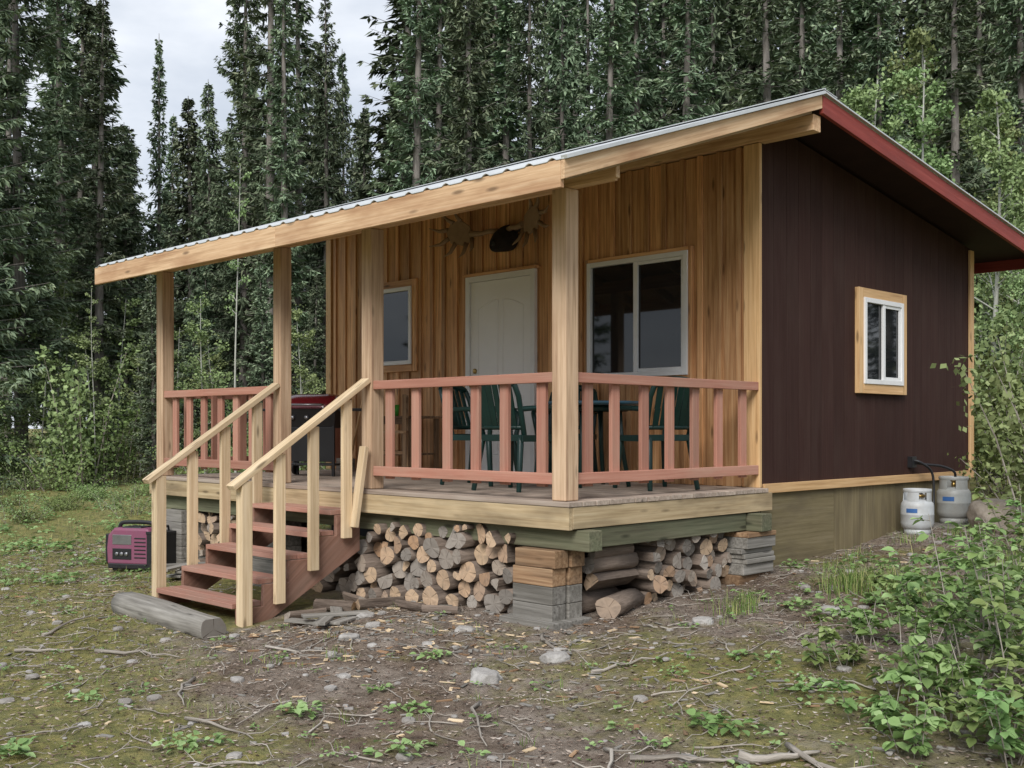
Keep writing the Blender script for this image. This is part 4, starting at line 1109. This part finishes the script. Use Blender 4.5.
def gplant(x,y,n,L,up=.6):
    z=hfun(x,y); t0=random.uniform(.3,.9)
    for k in range(n):
        a=random.uniform(0,6.28); o=random.uniform(0,L*1.8); h=random.uniform(.2,1.2)*L*up*1.5
        d=(math.cos(a),math.sin(a),random.uniform(-.2,.5))
        leaf(V,Q,R,(x+math.cos(a)*o,y+math.sin(a)*o,z+h),d,(random.gauss(0,.3),random.gauss(0,.3),1),L*random.uniform(.6,1.2),max(0,min(1,t0+random.gauss(0,.15))))
for (px,py,n_,L) in ((310,715,22,.05),(400,715,18,.045),(425,668,22,.04),(715,750,28,.055),(605,628,20,.05),(370,695,14,.035),(760,690,18,.045),(690,650,12,.03),(800,640,24,.05),(790,600,18,.05),(660,690,12,.03),(100,690,14,.04),(30,745,24,.05),(190,745,20,.045),(830,690,26,.05),(880,640,26,.05),(760,625,18,.045),(720,590,14,.04),(405,760,18,.05),(820,720,20,.05),(860,740,20,.05)):
    d=(1.35+0.12)*1100/(py-428); x,y=bearing(px,d)
    if okpos(x,y):
        for q in range(2): gplant(x+random.gauss(0,.05),y+random.gauss(0,.05),n_,L)
for i in range(750):
    x,y=rnd_ground(); cx,d=inv(x,y)
    pr=0.25+0.65*sst(1.0,3.3,-cx)+0.8*sst(.7,2.5,x)
    if random.random()<pr: gplant(x,y,random.randint(4,14),random.uniform(.016,.042))
for i in range(420):
    px=random.uniform(-20,330); d=random.uniform(10.5,24); x,y=bearing(px,d)
    if okpos(x,y,.1): gplant(x,y,random.randint(8,16),random.uniform(.03,.09))
for i in range(220):
    x=random.uniform(.5,6);y=random.uniform(-1.5,8)
    gplant(x,y,random.randint(8,18),random.uniform(.03,.07))
place(npmesh('ground_plants',V,Q,[M_leafb],None,R),'ground_plants',(0,0,0))
V=[];Q=[];R=[]
def tuft(x,y,n,L,sp):
    for k in range(n):
        bx=x+random.gauss(0,sp);by=y+random.gauss(0,sp);z=hfun(bx,by);a=random.uniform(0,6.28);l=L*random.uniform(.5,1.15);ln=random.uniform(.15,.7)*l
        w=.0018+.006*l; sx,sy=-math.sin(a)*w,math.cos(a)*w; dx,dy=math.cos(a),math.sin(a); r=random.random()
        k0=len(V)
        for t in (0,.5,1):
            ww=1-t*.9; cx=bx+dx*ln*t*t;cy=by+dy*ln*t*t;cz=z+l*(t-.25*t*t)
            V.append((cx-sx*ww,cy-sy*ww,cz));V.append((cx+sx*ww,cy+sy*ww,cz));R.extend([r,r])
        Q.append((k0,k0+1,k0+3,k0+2));Q.append((k0+2,k0+3,k0+5,k0+4))
for (x,y,n_,L,sp) in ((1.1,-.55,260,.24,.11),(1.35,-.35,240,.26,.11),(.95,-.2,150,.2,.1),(1.6,-.5,150,.2,.12),(.35,1.0,60,.14,.08),(.4,1.9,60,.15,.1),(.75,2.4,90,.2,.12),(.6,-1.2,90,.14,.1),(.5,.3,60,.14,.12),(1.6,1.0,200,.25,.15),(2.2,.2,200,.25,.15),(2.4,1.8,150,.3,.2),(1.8,3.2,150,.3,.2),(.75,-1.5,120,.16,.08)):
    tuft(x,y,n_,L,sp)
for i in range(240):
    x,y=rnd_ground(); tuft(x,y,random.randint(5,16),random.uniform(.04,.10),.03)
for i in range(560):
    px=random.uniform(-30,330); d=random.uniform(10.5,26); x,y=bearing(px,d)
    if okpos(x,y,.1): tuft(x,y,12,random.uniform(.05,.17),.12)
for i in range(200):
    x=random.uniform(1.1,7);y=random.uniform(0,11); tuft(x,y,16,random.uniform(.12,.30),.12)
place(npmesh('grass',V,Q,[M_grass],None,R),'grass',(0,0,0))

# ------------------------------------------------------------ world & light
w=bpy.data.worlds.new('World'); scene.world=w; w.use_nodes=True; nt=w.node_tree; nt.nodes.clear()
out=nt.nodes.new('ShaderNodeOutputWorld');bg=nt.nodes.new('ShaderNodeBackground');nt.links.new(bg.outputs[0],out.inputs[0])
sky=nt.nodes.new('ShaderNodeTexSky');sky.sky_type='NISHITA';sky.sun_disc=False
el=math.radians(40)
sd=Vector((0.50,-0.86,0)).normalized()
sky.sun_elevation=el; sky.sun_rotation=math.atan2(sd.x,sd.y)
tc=nt.nodes.new('ShaderNodeTexCoord').outputs['Generated']
cl=noisev(nt,tc,3.4,6,0.55,(1,1,2.5))
cc=ramp(nt,cl,[(0.3,(4.8,5.4,6.4)),(0.5,(6.8,7.3,8.1)),(0.70,(9.4,9.7,10.2))])
c=mixc(nt,0.88,sky.outputs[0],cc)
nt.links.new(c,bg.inputs[0]); bg.inputs[1].default_value=0.115
L=bpy.data.lights.new('sun','SUN');L.energy=3.1;L.angle=math.radians(28);L.color=(1.0,0.97,0.93)
lo=bpy.data.objects.new('sun',L);scene.collection.objects.link(lo)
dirv=-(Vector((sd.x*math.cos(el),sd.y*math.cos(el),math.sin(el))))
lo.rotation_euler=dirv.to_track_quat('-Z','Y').to_euler()
cam=bpy.data.cameras.new('camera');co=bpy.data.objects.new('camera',cam);scene.collection.objects.link(co)
co.location=CAM;co.rotation_euler=(math.radians(90),0,math.radians(45));cam.sensor_width=36;cam.lens=38.67;cam.shift_y=44/1024
cam.clip_end=2000;cam.clip_start=0.05
scene.camera=co
